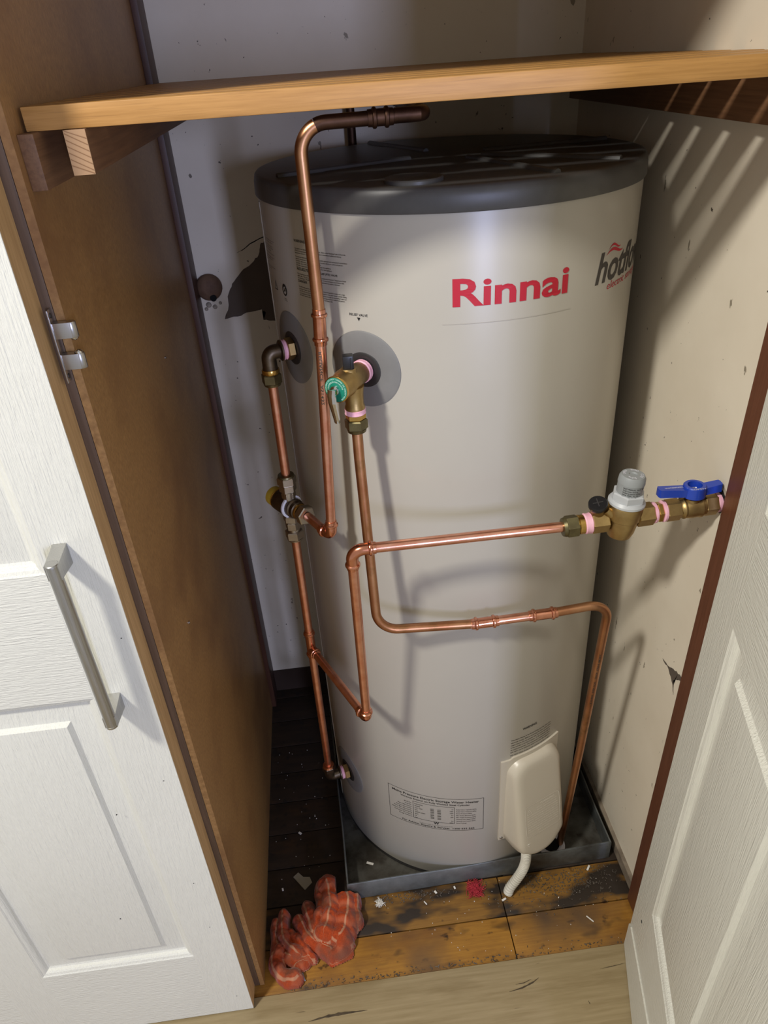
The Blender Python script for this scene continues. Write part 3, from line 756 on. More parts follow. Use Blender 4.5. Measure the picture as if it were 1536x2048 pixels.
# ------------------------------------------------------------------ pipework
PR = .0074
ez = Vector((0, 0, 1))
# hot outlet elbow (brass)
nH = rad_n(-64.6)
hot0 = cyl(-64.6, 1.1616, HR)
HC_T, HC_B = Vector((-.0790, 1.0275, 1.1616)), Vector((-.0830, 1.0297, .208))
def brass_elbow(zc, label, down):
    p0 = cyl(-64.6, zc, HR + .002); c = Vector((HC_T.lerp(HC_B, (1.1616 - zc) / .9536))); d = (p0 - c).normalized()
    t = thing('brass_elbow', label, 'elbow', tuple(c))
    L = (p0 - c).length
    obj('hex_neck', hexnut(bmesh.new(), p0, -d, -.002, .0095, .0165), BRASS, t, smooth=False)
    obj('thread_tape', A(p0, -d, [(.0085, .0125), (.0105, .0148), (.0125, .0138), (.0145, .015), (.0165, .0125)], n=24), PINK, t, label='pink thread tape')
    vs = -1 if down else 1
    obj('flange_nut', A(p0, -d, [(.0155, .0135), (.0165, .0155), (.0185, .0155), (.020, .013)], n=24), BRONZE, t)
    P = [p0 - d * .0195] + fillet([c + d * .012, c, c + ez * vs * .026], .0095, 8)[1:]
    obj('elbow_body', S(P, [.0105] + [.0108] * (len(P) - 2) + [.0112], n=20), BRONZE, t)
    if down:
        obj('gland', A(c - ez * .024, -ez, [(0, .0125), (.002, .0132), (.006, .0132), (.008, .012)], n=24), BRASSB, t)
        obj('compression_nut', hexnut(bmesh.new(), c - ez * .031, -ez, 0, .0155, .0152), BRASSD, t, smooth=False)
        bm = A(c - ez * .0455, -ez, [(0, .0135), (.004, .0125), (.005, .0085)], n=24); obj('nut_collar', bm, BRASSD, t)
    else:
        obj('compression_nut', hexnut(bmesh.new(), c + ez * .022, ez, 0, .012, .0142), BRONZE, t, smooth=False)
        obj('nut_collar', A(c + ez * .034, ez, [(0, .0125), (.004, .0115), (.005, .0085)], n=24), COPPERF, t)
    return c
cH = brass_elbow(1.1616, 'tarnished brass elbow with pink tape at the upper left tank outlet', True)
cC = brass_elbow(.208, 'tarnished brass elbow with pink tape at the low inlet near the tray', False)
def HC(z): return HC_T.lerp(HC_B, (1.1616 - z) / (1.1616 - .208))
# hot branch pipe: elbow to tempering valve
tag(obj('copper_pipe', S([HC(1.118), HC(.955)], PR, n=20), COPPER), 'short upright copper pipe between the upper brass elbow and the tempering valve', 'pipe')
# tempering valve
tv = HC(.899); td = Vector((.58, -.815, 0)).normalized()
t = thing('tempering_valve', 'brass tempering valve with yellow cap and white ring on the left pipe', 'valve', tuple(tv))
obj('valve_body', A(tv, td, [(-.031, .0165), (-.029, .0185), (-.004, .019), (.0, .0185), (.003, .0165)], n=28), BRONZE, t)
obj('temperature_cap', A(tv, td, [(-.05, .015), (-.049, .0165), (-.033, .0172), (-.031, .0165)], n=28), YELLOW, t, label='yellow cap')
obj('cap_ring', A(tv, td, [(-.0335, .0176), (-.0325, .0182), (-.0315, .0176)], n=28), BRASSB, t)
obj('white_ring', A(tv, td, [(.001, .0185), (.0015, .020), (.005, .020), (.0055, .0185)], n=32), WHITEP, t, label='white ring')
obj('outlet_neck', A(tv, td, [(.005, .0165), (.013, .0165), (.015, .0145), (.022, .0145), (.024, .012), (.034, .012)], n=24), BRONZE, t)
obj('neck_band', A(tv, td, [(.0235, .0126), (.025, .0135), (.0275, .0135), (.029, .0126)], n=24), BRASSB, t)
obj('outlet_nut', hexnut(bmesh.new(), tv, td, .033, .047, .0168), NICKEL, t, smooth=False)
for sgn, zs in ((1, [(.016, .027, .0118), (.029, .041, .0142), (.042, .056, .0158)]), (-1, [(.016, .028, .0155), (.030, .044, .0132), (.048, .063, .0158)])):
    for a_, b_, r_ in zs:
        obj('union_nut', hexnut(bmesh.new(), tv, ez * sgn, a_, b_, r_), NICKEL, t, smooth=False)
    obj('port_tube', A(tv, ez * sgn, [(.008, .0108), (.05, .0108)], n=20), NICKEL, t)
    q = .056 if sgn > 0 else .063
    obj('nut_collar', A(tv, ez * sgn, [(q, .0138), (q + .003, .013), (q + .004, .0085)], n=22), BRASSD if sgn > 0 else NICKEL, t)
# tempered water riser
e1 = Vector((-.0165, .9275, .8990))
r_up = [e1, Vector((.0000, .930, 1.2264)), Vector((.0000, .930, 1.4572)), Vector((.1400, .930, 1.4590)), Vector((.142, 1.05, 1.461))]
rz = thing('tempered_water_pipe', 'tall copper pipe rising from the tempering valve and bending under the shelf', 'pipe', tuple(e1))
obj('pipe', S([tv + td * .0487, e1 - td * .02], PR, n=20), COPPER, rz)
dup_ = (r_up[1] - e1).normalized()
elbow(e1, -td, dup_, PR, rz, leg=.027, bend=.012)
zc = e1 + dup_ * .3250
obj('pipe', S([e1 + dup_ * .02, zc], PR, n=20), COPPER, rz)
up_path = fillet([zc, r_up[1] + Vector((.001, 0, .02)), r_up[2], r_up[3]], [.4, .032], 12)
obj('aged_pipe', S(up_path[:-4], .0078, n=20), COPPERO, rz, label='browned older copper pipe')
obj('shaded_pipe', S(up_path[-5:], .0079, n=20), COPPERD, rz, label='level pipe with shelf shade painted into its colour')  # level run coloured darker to carry the shade under the shelf
coupling(e1 + dup_ * .3250, dup_, .048, PR, rz)
tail = fillet([r_up[3] - Vector((.03, 0, 0)), Vector((.146, .930, 1.459)), Vector((.150, 1.505, 1.461))], .02, 8)
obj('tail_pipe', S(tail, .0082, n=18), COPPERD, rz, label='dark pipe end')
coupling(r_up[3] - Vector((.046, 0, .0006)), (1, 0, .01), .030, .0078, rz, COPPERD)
# printed marks on the new copper
bm = bmesh.new()
def on_pipe(p0, d, side, r=PR):
    d = Vector(d).normalized(); s_ = (Vector(side) - d * Vector(side).dot(d)).normalized(); q = d.cross(s_)
    return lambda x, y: Vector(p0) + d * x + (s_ * math.cos(y / r) + q * math.sin(y / r)) * (r + .0003)
add_text(bm, 'RELIANCE  AS1432', on_pipe(zc - dup_ * .031, -dup_, (-.25, -1, 0)), 0, -.002, .0042, width=.075, bold=.01)
obj('pipe_print', bm, INKG, rz, smooth=False)

# old pipe behind the tank
ob = tag(obj('old_copper_pipe', S([(.096, 1.486, .075 + .005), (.096, 1.486, 1.4775)], .008, n=16), COPPERD), 'dark old copper pipe rising behind the tank against the back wall', 'pipe')

# cold feed: tee, branch and lower elbow
tee = HC(.5809); le = Vector((.0075, .8440, .5785))
cs = Vector((.0098, .8085, .9505))       # top elbow of the supply drop
cf = thing('cold_feed_pipe', 'upright copper pipe with a tee between tempering valve and low tank inlet', 'pipe', tuple(tee))
obj('pipe', S([tv - ez * .060, HC(.62)], PR, n=20), COPPER, cf)
obj('pipe', S([HC(.56), cC + ez * .030], PR, n=20), COPPER, cf)
db = (le - tee).normalized(); ax_ = (HC_B - HC_T).normalized()
tb = A(HC(.6265), ax_, bead_prof(.066, PR), n=20)
P, Rr = [], []
for tt, k in ((.004, 1.15), (.0135, 1.17), (.0145, 1.4), (.0165, 1.46), (.0182, 1.38), (.019, 1.18), (.0225, 1.16), (.023, 1.0)): P.append(tee + db * tt); Rr.append(PR * k)
sweep(tb, P, Rr, n=20); obj('tee_fitting', tb, COPPERF, cf)
sp = thing('cold_supply_pipe', 'copper pipe running level from the regulator then down to the lower elbow', 'pipe', tuple(cs))
ddn = (le - cs).normalized()
obj('pipe', S([(.318, .8078, .9508), cs + Vector((.02, 0, 0))], PR, n=20), COPPER, sp)
elbow(cs, (1, 0, .0), ddn, PR, sp, leg=.034, bend=.017)
obj('pipe', S([cs + ddn * .02, le - ddn * .02], PR, n=20), COPPER, sp)
elbow(le, -ddn, -db, PR, sp, leg=.026, bend=.012)
obj('pipe', S([le - db * .02, tee + db * .019], PR, n=20), COPPER, sp)

# ------------------------------------------------------------------ pressure/temperature relief valve
n0 = rad_n(-34.2); pz = 1.1607
c0 = cyl(-34.2, pz, HR); bc = cyl(-33.6, pz + .001, .3235); dd_ = rad_n(-33.2)
pt = thing('relief_valve', 'brass relief valve with a green tag and lever on the tank front', 'valve', tuple(bc))
obj('thread_tape', A(c0, n0, [(.002, .0135), (.004, .0158), (.008, .0152), (.010, .016), (.012, .014)], n=26), PINK, pt, label='pink thread tape')
bm = A(c0, n0, [(.010, .0135), (.012, .0148), (.024, .0150), (.030, .0165), (.040, .0188), (.052, .0188), (.058, .0172), (.071, .0166), (.0725, .0155)], n=32)
obj('valve_body', bm, BRASS, pt)
tgp = c0 + n0 * .0725
obj('tag_rim', A(tgp, n0, [(-.002, .0158), (-.001, .0178), (.0012, .0178), (.0018, .0168)], n=32), BRASSB, pt)
obj('green_tag', A(tgp, n0, [(.001, .0164), (.0022, .0164), (.0024, .016)], n=32), GREEN, pt, label='green round tag')
bm = bmesh.new(); tu = Vector((0, 0, 1)); tv_ = n0.cross(tu) * -1
for ringr, s_, a0, a1 in ((.0135, 'WARNING DO NOT TAMPER OR ADJUST VALVE', 200, -60), (.0098, 'RELEASE PRESSURE EVERY 6 MONTHS', 190, 10)):
    V, Fc = text_mesh(s_, .01); mx = max(v[0] for v in V); vs = []
    for x, y in V:
        a = math.radians(a0 + (a1 - a0) * x / mx); rr = ringr + y / CAPH * .0021
        vs.append(bm.verts.new(tgp + n0 * .0026 + (tv_ * -math.cos(a) * -1 + tu * math.sin(a)) * rr))
    for f in Fc: bm.faces.new([vs[i] for i in f])
obj('tag_print', bm, GREENT, pt, smooth=False)
obj('spindle', A(tgp, n0, [(.002, .0062), (.006, .0062), (.0075, .0035), (.012, .003), (.0125, .002)], n=18), CHROME, pt)
obj('pivot_pin', S([tgp + n0 * .010 - tv_ * .006, tgp + n0 * .010 + tv_ * .006], .0018, n=10), BRASSB, pt)
# lever: folded strip hanging down
bm = bmesh.new(); sec = []
for tt, out, wdt in ((.004, .0125, .0055), (-.004, .0150, .0058), (-.014, .0145, .0052), (-.026, .0115, .0046), (-.040, .0080, .0040), (-.0445, .0075, .0034)):
    cc = tgp + n0 * out + tu * tt
    sec.append([bm.verts.new(cc + tv_ * a + n0 * b) for a, b in ((-wdt, -.003), (-wdt, 0), (-wdt * .35, .0014), (wdt * .35, .0014), (wdt, 0), (wdt, -.003), (wdt * .8, -.003), (wdt * .8, -.0008), (0, .0002), (-wdt * .8, -.0008), (-wdt * .8, -.003))])
for a, b in zip(sec, sec[1:]):
    m = len(a)
    for k in range(m): bm.faces.new((a[k], a[(k + 1) % m], b[(k + 1) % m], b[k]))
bm.faces.new(sec[0]); bm.faces.new(sec[-1]); bmesh.ops.recalc_face_normals(bm, faces=bm.faces)
obj('easing_lever', bm, CHROME, pt, smooth=False, label='chrome easing lever')
od = Vector((.0352, .889, 0)); oc = Vector((bc.x, bc.y, 0)).lerp(od, .9)
oo = Vector((oc.x, oc.y, pz))
obj('outlet_neck', A(oo, -ez, [(.006, .0145), (.016, .0128), (.031, .0122), (.034, .0135), (.0385, .0135)], n=26), BRASS, pt)
obj('thread_tape', A(oo, -ez, [(.037, .0125), (.038, .0142), (.041, .0138), (.044, .0144), (.0455, .0125)], n=26), PINK, pt, label='pink thread tape')
obj('gland', hexnut(bmesh.new(), oo, -ez, .044, .053, .0138), BRASSB, pt, smooth=False)
obj('compression_nut', hexnut(bmesh.new(), oo, -ez, .0525, .067, .0158), BRASSD, pt, smooth=False)
obj('nut_collar', A(oo, -ez, [(.0665, .0138), (.071, .0128), (.072, .0085)], n=22), BRASSD, pt)
top = oo + Vector((-.006, -.002, .012)) - dd_ * .004
obj('cap_boss', A(top, ez, [(-.010, .0125), (.0035, .0105), (.006, .0105), (.007, .0095)], n=22), BRASS, pt)
bm = box(bmesh.new(), top.x - .0072, top.x + .0072, top.y - .0068, top.y + .0068, top.z + .006, top.z + .0245, bev=.0022)
box(bm, top.x + .0025, top.x + .0045, top.y - .0085, top.y - .0065, top.z + .006, top.z + .022, bev=.0004)
obj('black_cap', bm, BLACK, pt, label='black plastic cap')

# relief drain pipe
rp = thing('relief_drain_pipe', 'browned copper drain pipe dropping from the relief valve and crossing to the right', 'pipe', (.035, .87, .76))
pts = [oo - ez * .066, Vector((.0345, .884, 1.05)), Vector((.0385, .853, .7625)), Vector((.190, .852, .7530)), Vector((.3135, .852, .7560)), Vector((.4095, .853, .7630)), Vector((.4165, .905, .36)), Vector((.4070, .928, .012))]
path = fillet(pts[:4], [.5, .036], 10)
obj('aged_pipe', S(path, PR, n=20), COPPERO, rp)
obj('pipe', S([pts[3] + Vector((-.006, 0, 0)), pts[4] + Vector((.006, 0, 0))], PR, n=20), COPPER, rp, label='bright new copper length')
path = fillet([pts[4], pts[5], pts[6], pts[7]], [.034, .6], 10)
obj('aged_pipe', S(path, PR, n=20), COPPERO, rp)
coupling(pts[3] + Vector((.018, 0, 0)), pts[4] - pts[3], .044, PR, rp)
coupling(pts[4] + Vector((-.012, 0, -.0002)), pts[4] - pts[3], .046, PR, rp)
bm = bmesh.new(); lg = (pts[6] - pts[5]).normalized()
add_text(bm, 'YKM NZS 3501  AS1432  DN15', on_pipe(pts[5] + lg * .12, lg, (-.2, -1, 0)), 0, -.0015, .003, width=.14, bold=.01)
obj('pipe_print', bm, INKG, rp, smooth=False)

# ------------------------------------------------------------------ cold inlet: regulator and stop valve
SY = .8078
rg = thing('pressure_regulator', 'brass pressure limiting valve with a tall grey cap on the cold pipe', 'valve', (.391, SY, .955))
xd = Vector((1, 0, .035)).normalized()
def xp(x, dz=0): return Vector((x, SY, .9508 + (x - .318) * .06 + dz))
obj('compression_nut', hexnut(bmesh.new(), xp(.3085), xd, .0, .0175, .0158), BRASSD, rg, smooth=False)
obj('nut_collar', A(xp(.303), xd, [(0, .0085), (.001, .0128), (.0055, .0142), (.0065, .0135)], n=22), BRASSD, rg)
obj('gland', A(xp(.3255), xd, [(0, .0128), (.001, .014), (.008, .0138), (.009, .0125)], n=24), BRASSB, rg)
obj('thread_tape', A(xp(.3335), xd, [(0, .0128), (.002, .0148), (.006, .0142), (.010, .015), (.012, .013)], n=26), PINK, rg, label='pink thread tape')
obj('hex_neck', hexnut(bmesh.new(), xp(.344), xd, 0, .024, .0158, rot=.35), BRASS, rg, smooth=False)
rc = Vector((.3895, SY, .9545)); ra = Vector((.085, -.02, 1)).normalized()
obj('valve_body', A(rc, ra, [(-.0305, .004), (-.0298, .0115), (-.027, .0165), (-.018, .0195), (-.008, .0208), (.001, .0212), (.0025, .0232), (.012, .0238), (.0225, .0242), (.0245, .0235)], n=36), BRASS, rg)
sk_ = obj('skirt', A(rc, ra, [(.0245, .0235), (.026, .0252), (.029, .0252), (.0315, .0232), (.033, .0222)], n=36), GREYL, rg, label='light grey skirt')
obj('skirt_hex', hexnut(bmesh.new(), rc, ra, .031, .0435, .0228, rot=.1), GREYL, sk_, smooth=False)
cp_ = obj('cap', A(rc, ra, [(.040, .0172), (.058, .0176), (.0585, .0182), (.0665, .0176), (.0702, .0155), (.0706, .006), (.069, .0045), (.0688, .001)], n=36), GREYC, rg, label='grey plastic cap')
bm = bmesh.new(); ru = (Vector((0, -1, 0)) - ra * Vector((0, -1, 0)).dot(ra)).normalized(); rv = ra.cross(ru)
def on_cap(x, y):
    a = x / .0177; return rc + ra * y + (ru * math.cos(a) + rv * math.sin(a)) * .0182
yy = .0548
for s_ in ('INLET PRESSURE  500 kPa  MAX', 'Cold water limiting', 'Outlet pressure setting', 'Serial  0000   A1  B2', 'Date    C3  D4  E5', 'Service  F6  G7  H8'):
    add_text(bm, s_, on_cap, -.017, yy, .0019, bold=.012, maxw=.031); yy -= .0031
obj('cap_print', bm, INK, cp_, smooth=False)
bm = bmesh.new()
for s_, am in (('OPEN', 150), ('500', 60), ('CLOSE', 330), ('kPa', 240)):
    V, Fc = text_mesh(s_, .015); mx = max(v[0] for v in V); vs = []
    for x, y in V:
        a = math.radians(am + 28 - 56 * x / mx); rr = .0098 + y / CAPH * .0038
        vs.append(bm.verts.new(rc + ra * .0708 + (rv * math.cos(a) - ru * math.sin(a)) * rr))
    for f in Fc: bm.faces.new([vs[i] for i in f])
obj('cap_print', bm, WHITEP, cp_, smooth=False)
pc = Vector((.3505, SY - .003, .9815)); pd_ = Vector((-.20, -.34, 1)).normalized()
obj('port_boss', A(pc, pd_, [(-.030, .0098), (-.006, .0098), (-.004, .0112), (-.002, .0112)], n=24), BRASS, rg)
bm = A(pc, pd_, [(-.002, .0122), (.0, .0130), (.005, .0130), (.0062, .0122), (.0062, .001)], n=28)
q1 = (Vector((1, 0, 0)) - pd_ * pd_.x).normalized(); q2 = pd_.cross(q1)
port = obj('port_cap', bm, BLACK, rg, label='black screw cap')
bm = bmesh.new()
sweep(bm, [pc + pd_ * .0066 - q1 * .007, pc + pd_ * .0066 + q1 * .007], .0011, n=6); sweep(bm, [pc + pd_ * .0066 - q2 * .007, pc + pd_ * .0066 + q2 * .007], .0011, n=6)
obj('cross_slot', bm, DARK, port)
obj('web', S([rc + Vector((-.0185, -.004, .012)), Vector((.362, SY - .004, .9745))], [.008, .006], n=12), BRASS, rg)
obj('outlet_neck', hexnut(bmesh.new(), xp(.408), xd, 0, .024, .0165, rot=.45), BRASS, rg, smooth=False)
obj('thread_tape', A(xp(.4315), xd, [(0, .0132), (.001, .0152), (.004, .0148), (.005, .0132)], n=26), PINK, rg, label='pink thread tape')
sv = thing('stop_valve', 'brass ball valve with a blue butterfly handle at the right wall', 'valve', (.4865, SY, .962))
obj('nipple', hexnut(bmesh.new(), xp(.4365), xd, 0, .008, .0145), BRASSB, sv, smooth=False)
obj('thread_tape', A(xp(.4445), xd, [(0, .0132), (.001, .0155), (.0045, .015), (.0055, .0132)], n=26), PINK, sv, label='pink thread tape')
obj('hex_end', hexnut(bmesh.new(), xp(.449), xd, 0, .021, .0158, rot=.5), BRASS, sv, smooth=False)
obj('valve_body', A(xp(.468), xd, [(0, .0128), (.004, .0135), (.006, .0155), (.008, .0155), (.009, .0145), (.012, .0152), (.018, .016), (.026, .0155), (.029, .0165), (.031, .0165), (.032, .015), (.036, .015)], n=32), BRASS, sv)
obj('hex_end', hexnut(bmesh.new(), xp(.503), xd, 0, .019, .0162, rot=.5), BRASS, sv, smooth=False)
obj('thread_tape', A(xp(.5205), xd, [(0, .0122), (.001, .0142), (.0065, .0138), (.0075, .0122)], n=26), PINK, sv, label='pink thread tape')
vx = .4868
obj('stem', A((vx, SY, .966), ez, [(0, .0115), (.010, .0108), (.0115, .0085), (.016, .008)], n=22), BRASS, sv)
hh = A((vx, SY, .9795), ez, [(0, .0150), (.001, .0162), (.0155, .0150), (.0168, .0138), (.0168, .0098), (.008, .0088), (.008, .001)], n=32)
for sg, L_ in ((-1, .052), (1, .037)):
    sec = []
    for u_ in (0, .25, .5, .75, .96, 1.0):
        x = vx + sg * (.010 + (L_ - .010) * u_); ww = .0085 - .0015 * u_ if u_ < 1 else .004; hz = .011 + .0012 * u_; zc_ = .9875 + .0035 * u_
        sec.append([hh.verts.new((x, SY + a, zc_ + b)) for a, b in ((-ww, -hz * .5), (ww, -hz * .5), (ww * .9, hz * .45), (-ww * .9, hz * .45))])
    for a, b in zip(sec, sec[1:]):
        for k in range(4): hh.faces.new((a[k], a[(k + 1) % 4], b[(k + 1) % 4], b[k]))
    hh.faces.new(sec[0]); hh.faces.new(sec[-1])
bmesh.ops.recalc_face_normals(hh, faces=hh.faces)
hb = obj('lever_handle', hh, BLUE, sv, ang=35, label='blue butterfly handle')
obj('handle_screw', A((vx, SY, .9872), ez, [(0, .0045), (.003, .0045), (.004, .0035)], n=14), CHROME, hb)
bm = bmesh.new(); add_text(bm, 'WATERMARK', lambda x, y: Vector((vx - .044 + x, SY - .004 + y, .9963 + .0006 * (1 - x / .03))), 0, 0, .003, width=.026)
add_text(bm, 'OPEN', lambda x, y: Vector((vx - .0085 + x, SY - .0145 + y, .9967)), 0, 0, .0028, width=.017)
obj('handle_print', bm, WHITEP, hb, smooth=False)

# ------------------------------------------------------------------ flexible conduit
cpts = [Vector((.302, .8525, .160)), Vector((.3035, .850, .115)), Vector((.304, .852, .085)), Vector((.298, .8505, .058)), Vector((.285, .846, .036)), Vector((.271, .841, .018)), Vector((.266, .838, .004))]
def spline(P, m=10):
    out = []
    Q = [P[0] * 2 - P[1]] + P + [P[-1] * 2 - P[-2]]
    for i in range(1, len(Q) - 2):
        for k in range(m):
            t_ = k / m; a, b, c, d = Q[i - 1], Q[i], Q[i + 1], Q[i + 2]
            out.append(.5 * ((2 * b) + (c - a) * t_ + (2 * a - 5 * b + 4 * c - d) * t_ ** 2 + (3 * b - a - 3 * c + d) * t_ ** 3))
    out.append(P[-1]); return out
cp = spline([p + Vector((0, -.001, 0)) for p in cpts], 20)
tot = 0; acc = [0]
for a, b in zip(cp, cp[1:]): tot += (b - a).length; acc.append(tot)
import bisect
P2, R2 = [], []
steps = int(tot / .0008)
for i in range(steps + 1):
    L_ = tot * i / steps; k = max(1, bisect.bisect_left(acc, L_)); a0, a1 = acc[k - 1], acc[k]
    P2.append(cp[k - 1].lerp(cp[k], (L_ - a0) / max(a1 - a0, 1e-9))); R2.append(.0085 + .0021 * (abs(math.sin(L_ / .0052 * PI)) ** .5 * 2 - 1))
tag(obj('flexible_conduit', S(P2, R2, n=18), CONDUIT, ang=50), 'cream corrugated conduit running from the element cover down over the tray front', 'conduit')

# ------------------------------------------------------------------ orange rag
folds = [  # points, half width, height, uv offset
 ([(-.080, .882), (-.076, .849), (-.081, .817), (-.092, .786)], .030, .050, 0.0),
 ([(-.113, .890), (-.108, .856), (-.110, .828), (-.120, .795)], .028, .055, .006),
 ([(-.072, .796), (-.083, .772), (-.112, .757)], .014, .034, .012),
 ([(-.176, .835), (-.164, .806), (-.145, .781), (-.115, .762)], .0135, .036, .003),
 ([(-.207, .848), (-.207, .814), (-.199, .789), (-.178, .766)], .0145, .038, .009),
 ([(-.157, .860), (-.149, .834), (-.144, .806)], .017, .038, .015),
 ([(-.130, .872), (-.126, .842)], .012, .044, .02),
 ([(-.130, .836), (-.135, .82), (-.130, .803)], .014, .050, .024),
 ([(-.224, .838), (-.226, .81), (-.223, .778)], .011, .026, .001),
 ([(-.216, .780), (-.220, .756), (-.208, .735), (-.186, .727)], .0165, .032, .018),
 ([(-.202, .768), (-.178, .756), (-.158, .760)], .011, .026, .005),
 ([(-.166, .753), (-.180, .746), (-.187, .735)], .012, .024, .011),
 ([(-.180, .802), (-.167, .779), (-.149, .759)], .011, .032, .017),
 ([(-.194, .812), (-.181, .784), (-.165, .764)], .011, .031, .022),
 ([(-.054, .874), (-.055, .842), (-.053, .815)], .010, .036, .002),
 ([(-.112, .752), (-.089, .755), (-.078, .762)], .011, .006, .008),
 ([(-.15, .82), (-.11, .80), (-.09, .83)], .03, .024, .0)]
def segd(px, py, pts):
    best = (9, 0, 0); acc_ = 0
    for (ax, ay), (bx, by) in zip(pts, pts[1:]):
        dx, dy = bx - ax, by - ay; L2 = dx * dx + dy * dy; u_ = max(0, min(1, ((px - ax) * dx + (py - ay) * dy) / L2)); L_ = math.sqrt(L2)
        qx, qy = ax + dx * u_, ay + dy * u_; d = math.hypot(px - qx, py - qy)
        if d < best[0]: best = (d, acc_ + u_ * L_, 1 if dx * (py - ay) - dy * (px - ax) > 0 else -1)
        acc_ += L_
    return best
sm = []
for pts_, wd, ht, off in folds:
    P3 = [Vector((p[0], p[1], 0)) for p in pts_]
    sm.append(([(p.x, p.y) for p in spline(P3, 5)], wd, ht, off))
GX, GY = 130, 122; x0_, x1_, y0_, y1_ = -.2445, -.038, .712, .915
bm = bmesh.new(); uvl = {}; grid = {}
for i in range(GX + 1):
    for j in range(GY + 1):
        x = x0_ + (x1_ - x0_) * i / GX; y = y0_ + (y1_ - y0_) * j / GY
        wx = x + .0022 * mnoise.noise((x * 70, y * 70, 1)); wy = y + .0022 * mnoise.noise((x * 70, y * 70, 5))
        best = 0; uvb = (0, 0)
        if x > -.094 and y > .8675: continue
        for pts_, wd, ht, off in sm:
            d, s_, sg = segd(wx, wy, pts_)
            wq = wd * (1 + .14 * math.sin(s_ * 130 + off * 300))
            if d < wq:
                h = ht * (1 - (d / wq) ** 2) ** .55 * (1 - .12 * math.sin(s_ * 95 + off * 500) ** 2)
                if h > best: best = h; uvb = (sg * d * 1.15 + off, s_)
        if best > .0015:
            h = best + .0034 * mnoise.noise((x * 110, y * 110, 3)) * min(1, best / .015) + .0013 * mnoise.noise((x * 330, y * 330, 8))
            v = bm.verts.new((x, y, max(.0014, h))); grid[(i, j)] = v; uvl[v] = uvb
uvlay = bm.loops.layers.uv.new('weave')
for i in range(GX):
    for j in range(GY):
        q = [grid.get(k) for k in ((i, j), (i + 1, j), (i + 1, j + 1), (i, j + 1))]
        if all(q): bm.faces.new(q)
edges = [e for e in bm.edges if len(e.link_faces) == 1]
ex = bmesh.ops.extrude_edge_only(bm, edges=edges)
for v in [g for g in ex['geom'] if isinstance(g, bmesh.types.BMVert)]:
    src = [e.other_vert(v) for e in v.link_edges if e.other_vert(v) in uvl]
    if src: uvl[v] = uvl[src[0]]
    v.co.z = 0.0
for f in bm.faces:
    for l in f.loops: l[uvlay].uv = uvl.get(l.vert, (0, 0))
rag = thing('checked_rag', 'crumpled orange checked rag on the floorboards left of the tray corner', 'rag', (-.14, .80, 0))
obj('cloth', bm, CLOTH, rag, ang=70)
bm = flatpoly([(-.176, .742), (-.170, .737), (-.1655, .723), (-.169, .724), (-.1725, .733), (-.177, .735)], lambda p: (p[0], p[1], .002), .0012, (0, 0, 1)); obj('care_tag', bm, TAGB, rag, smooth=False, label='pale blue tag')

# ------------------------------------------------------------------ litter
flat = lambda p: (p[0], p[1], 0.0)
tag(obj('paper_scrap', flatpoly([(-.178, .949), (-.189, .94), (-.164, .907), (-.148, .922), (-.153, .935), (-.167, .937)], flat, .0012, (0, 0, 1)), PAPER, smooth=False), 'grey torn paper scrap on the dark boards behind the rag', 'paper')
def fluff(c, r, n, th, seed, h=.5):
    bm = bmesh.new(); rr = random.Random(seed)
    for i in range(n):
        a = Vector((rr.gauss(0, .4), rr.gauss(0, .4), abs(rr.gauss(0, .3)))) ; b = a + Vector((rr.uniform(-1, 1), rr.uniform(-1, 1), rr.uniform(-.3, .6))) * .8; m = (a + b) / 2 + Vector((rr.uniform(-.4, .4), rr.uniform(-.4, .4), .25))
        f = lambda v: Vector((c[0] + v.x * r, c[1] + v.y * r, max(.0006, v.z * r * h + .0004)))
        sweep(bm, [f(a), f(m), f(b)], [th, th, th * .6], n=4)
    return bm
tag(obj('wool_tuft', fluff((.199, .856), .0165, 260, .0006, 4), REDF, smooth=False), 'fluffy red wool tuft on the floor against the tray front', 'tuft')
tag(obj('lint_ball', fluff((-.0055, .855), .007, 120, .0006, 5, .8), WHITEF, smooth=False), 'white lint ball on the floor just right of the rag', 'lint')
def chip(x, y, L_, wd, a, z=0.0):
    c_, s_ = math.cos(a), math.sin(a)
    return box(bmesh.new(), -L_ / 2, L_ / 2, -wd / 2, wd / 2, 0, .0018, bev=.0004, fn=lambda c: Vector((x + c.x * c_ - c.y * s_, y + c.x * s_ + c.y * c_, z + c.z)))
for x, y, L_, wd, a, lb in ((.418, .762, .017, .0022, -.9, 'white wood splinter on the orange board near the open door'), (.452, .868, .013, .004, .9, 'pale wood splinter on the dark boards right of the conduit'),
                            (.255, .826, .010, .004, .4, 'pale curled shaving under the conduit end'), (.090, .842, .009, .0022, -1.0, 'thin pale splinter on the floor between lint ball and red tuft')):
    tag(obj('wood_splinter', chip(x, y, L_, wd, a), WHITEF), lb, 'splinter')
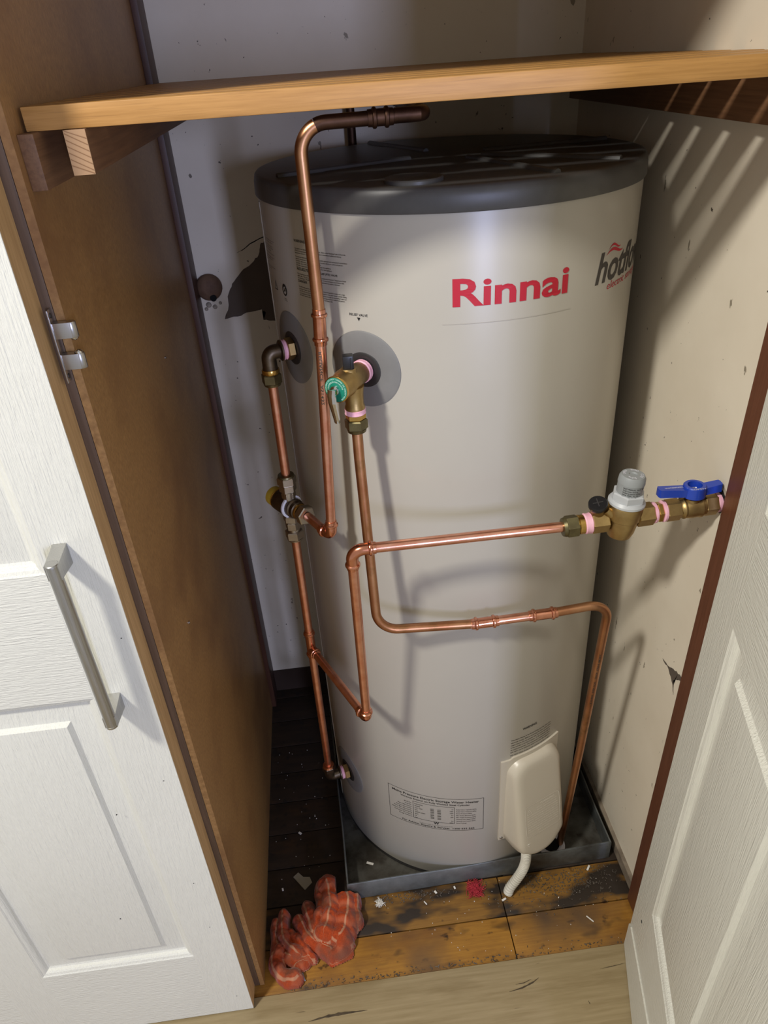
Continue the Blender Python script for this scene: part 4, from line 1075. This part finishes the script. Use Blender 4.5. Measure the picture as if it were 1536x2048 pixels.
for x, y, s_, lb in ((.157, .866, .006, 'white plaster chip left of the red wool tuft'), (.369, .814, .003, 'tiny white plaster chip on the dark boards right of the conduit foot'), (-.173, 1.045, .008, 'white plaster chip on the dark floor beside the low inlet'),
                     (-.212, .915, .006, 'white plaster chip by the left panel near the paper scrap'), (.115, .862, .007, 'white plaster chip at the tray front left of the red tuft')):
    tag(obj('plaster_chip', chip(x, y, s_, s_ * .6, s_ * 300), WHITEF), lb, 'chip')
tag(obj('plaster_chip', chip(-.018, .945, .016, .005, -.4, .0035), WHITEF), 'white plaster chip lying inside the tray at its front left', 'chip')
# loose debris nobody could count
bm = bmesh.new(); rr = random.Random(11)
for i in range(900):
    if i < 520: x, y = rr.gauss(.40, .075), rr.gauss(.845, .022)
    elif i < 640: x, y = rr.gauss(.06, .05), rr.gauss(.862, .006)
    else: x, y = rr.uniform(-.2, .47), YF + abs(rr.gauss(.004, .006))
    if not (-.235 < x < .51 and YF + .002 < y < (.872 if x > -.06 else 1.1)): continue
    a = rr.uniform(0, PI); L_ = rr.uniform(.001, .005); wd = rr.uniform(.0003, .0008); c_, s_ = math.cos(a), math.sin(a)
    box(bm, -L_ / 2, L_ / 2, -wd, wd, 0, wd * 1.6, fn=lambda c: Vector((x + c.x * c_ - c.y * s_, y + c.x * s_ + c.y * c_, -.0012 + c.z)))
o = tag(obj('floor_debris', bm, DUST, smooth=False, kind='stuff'), 'grey dust, hair and sawdust strewn along the tray and floor joint', 'debris')
bm = bmesh.new()
for i in range(70):
    x, y = rr.uniform(-.2, .47), rr.uniform(YF + .01, .87)
    if x < -.03: continue
    s_ = rr.uniform(.0003, .0007); box(bm, x - s_, x + s_, y - s_, y + s_, -.002, -.002 + s_ * 2)
for i in range(40):
    x, y = rr.uniform(-.23, -.1), rr.uniform(.93, 1.3); s_ = rr.uniform(.0003, .0008); box(bm, x - s_, x + s_, y - s_, y + s_, -.002, -.002 + s_ * 2)
obj('white_crumbs', bm, WHITEF, o, smooth=False, kind='stuff', label='tiny white crumbs')
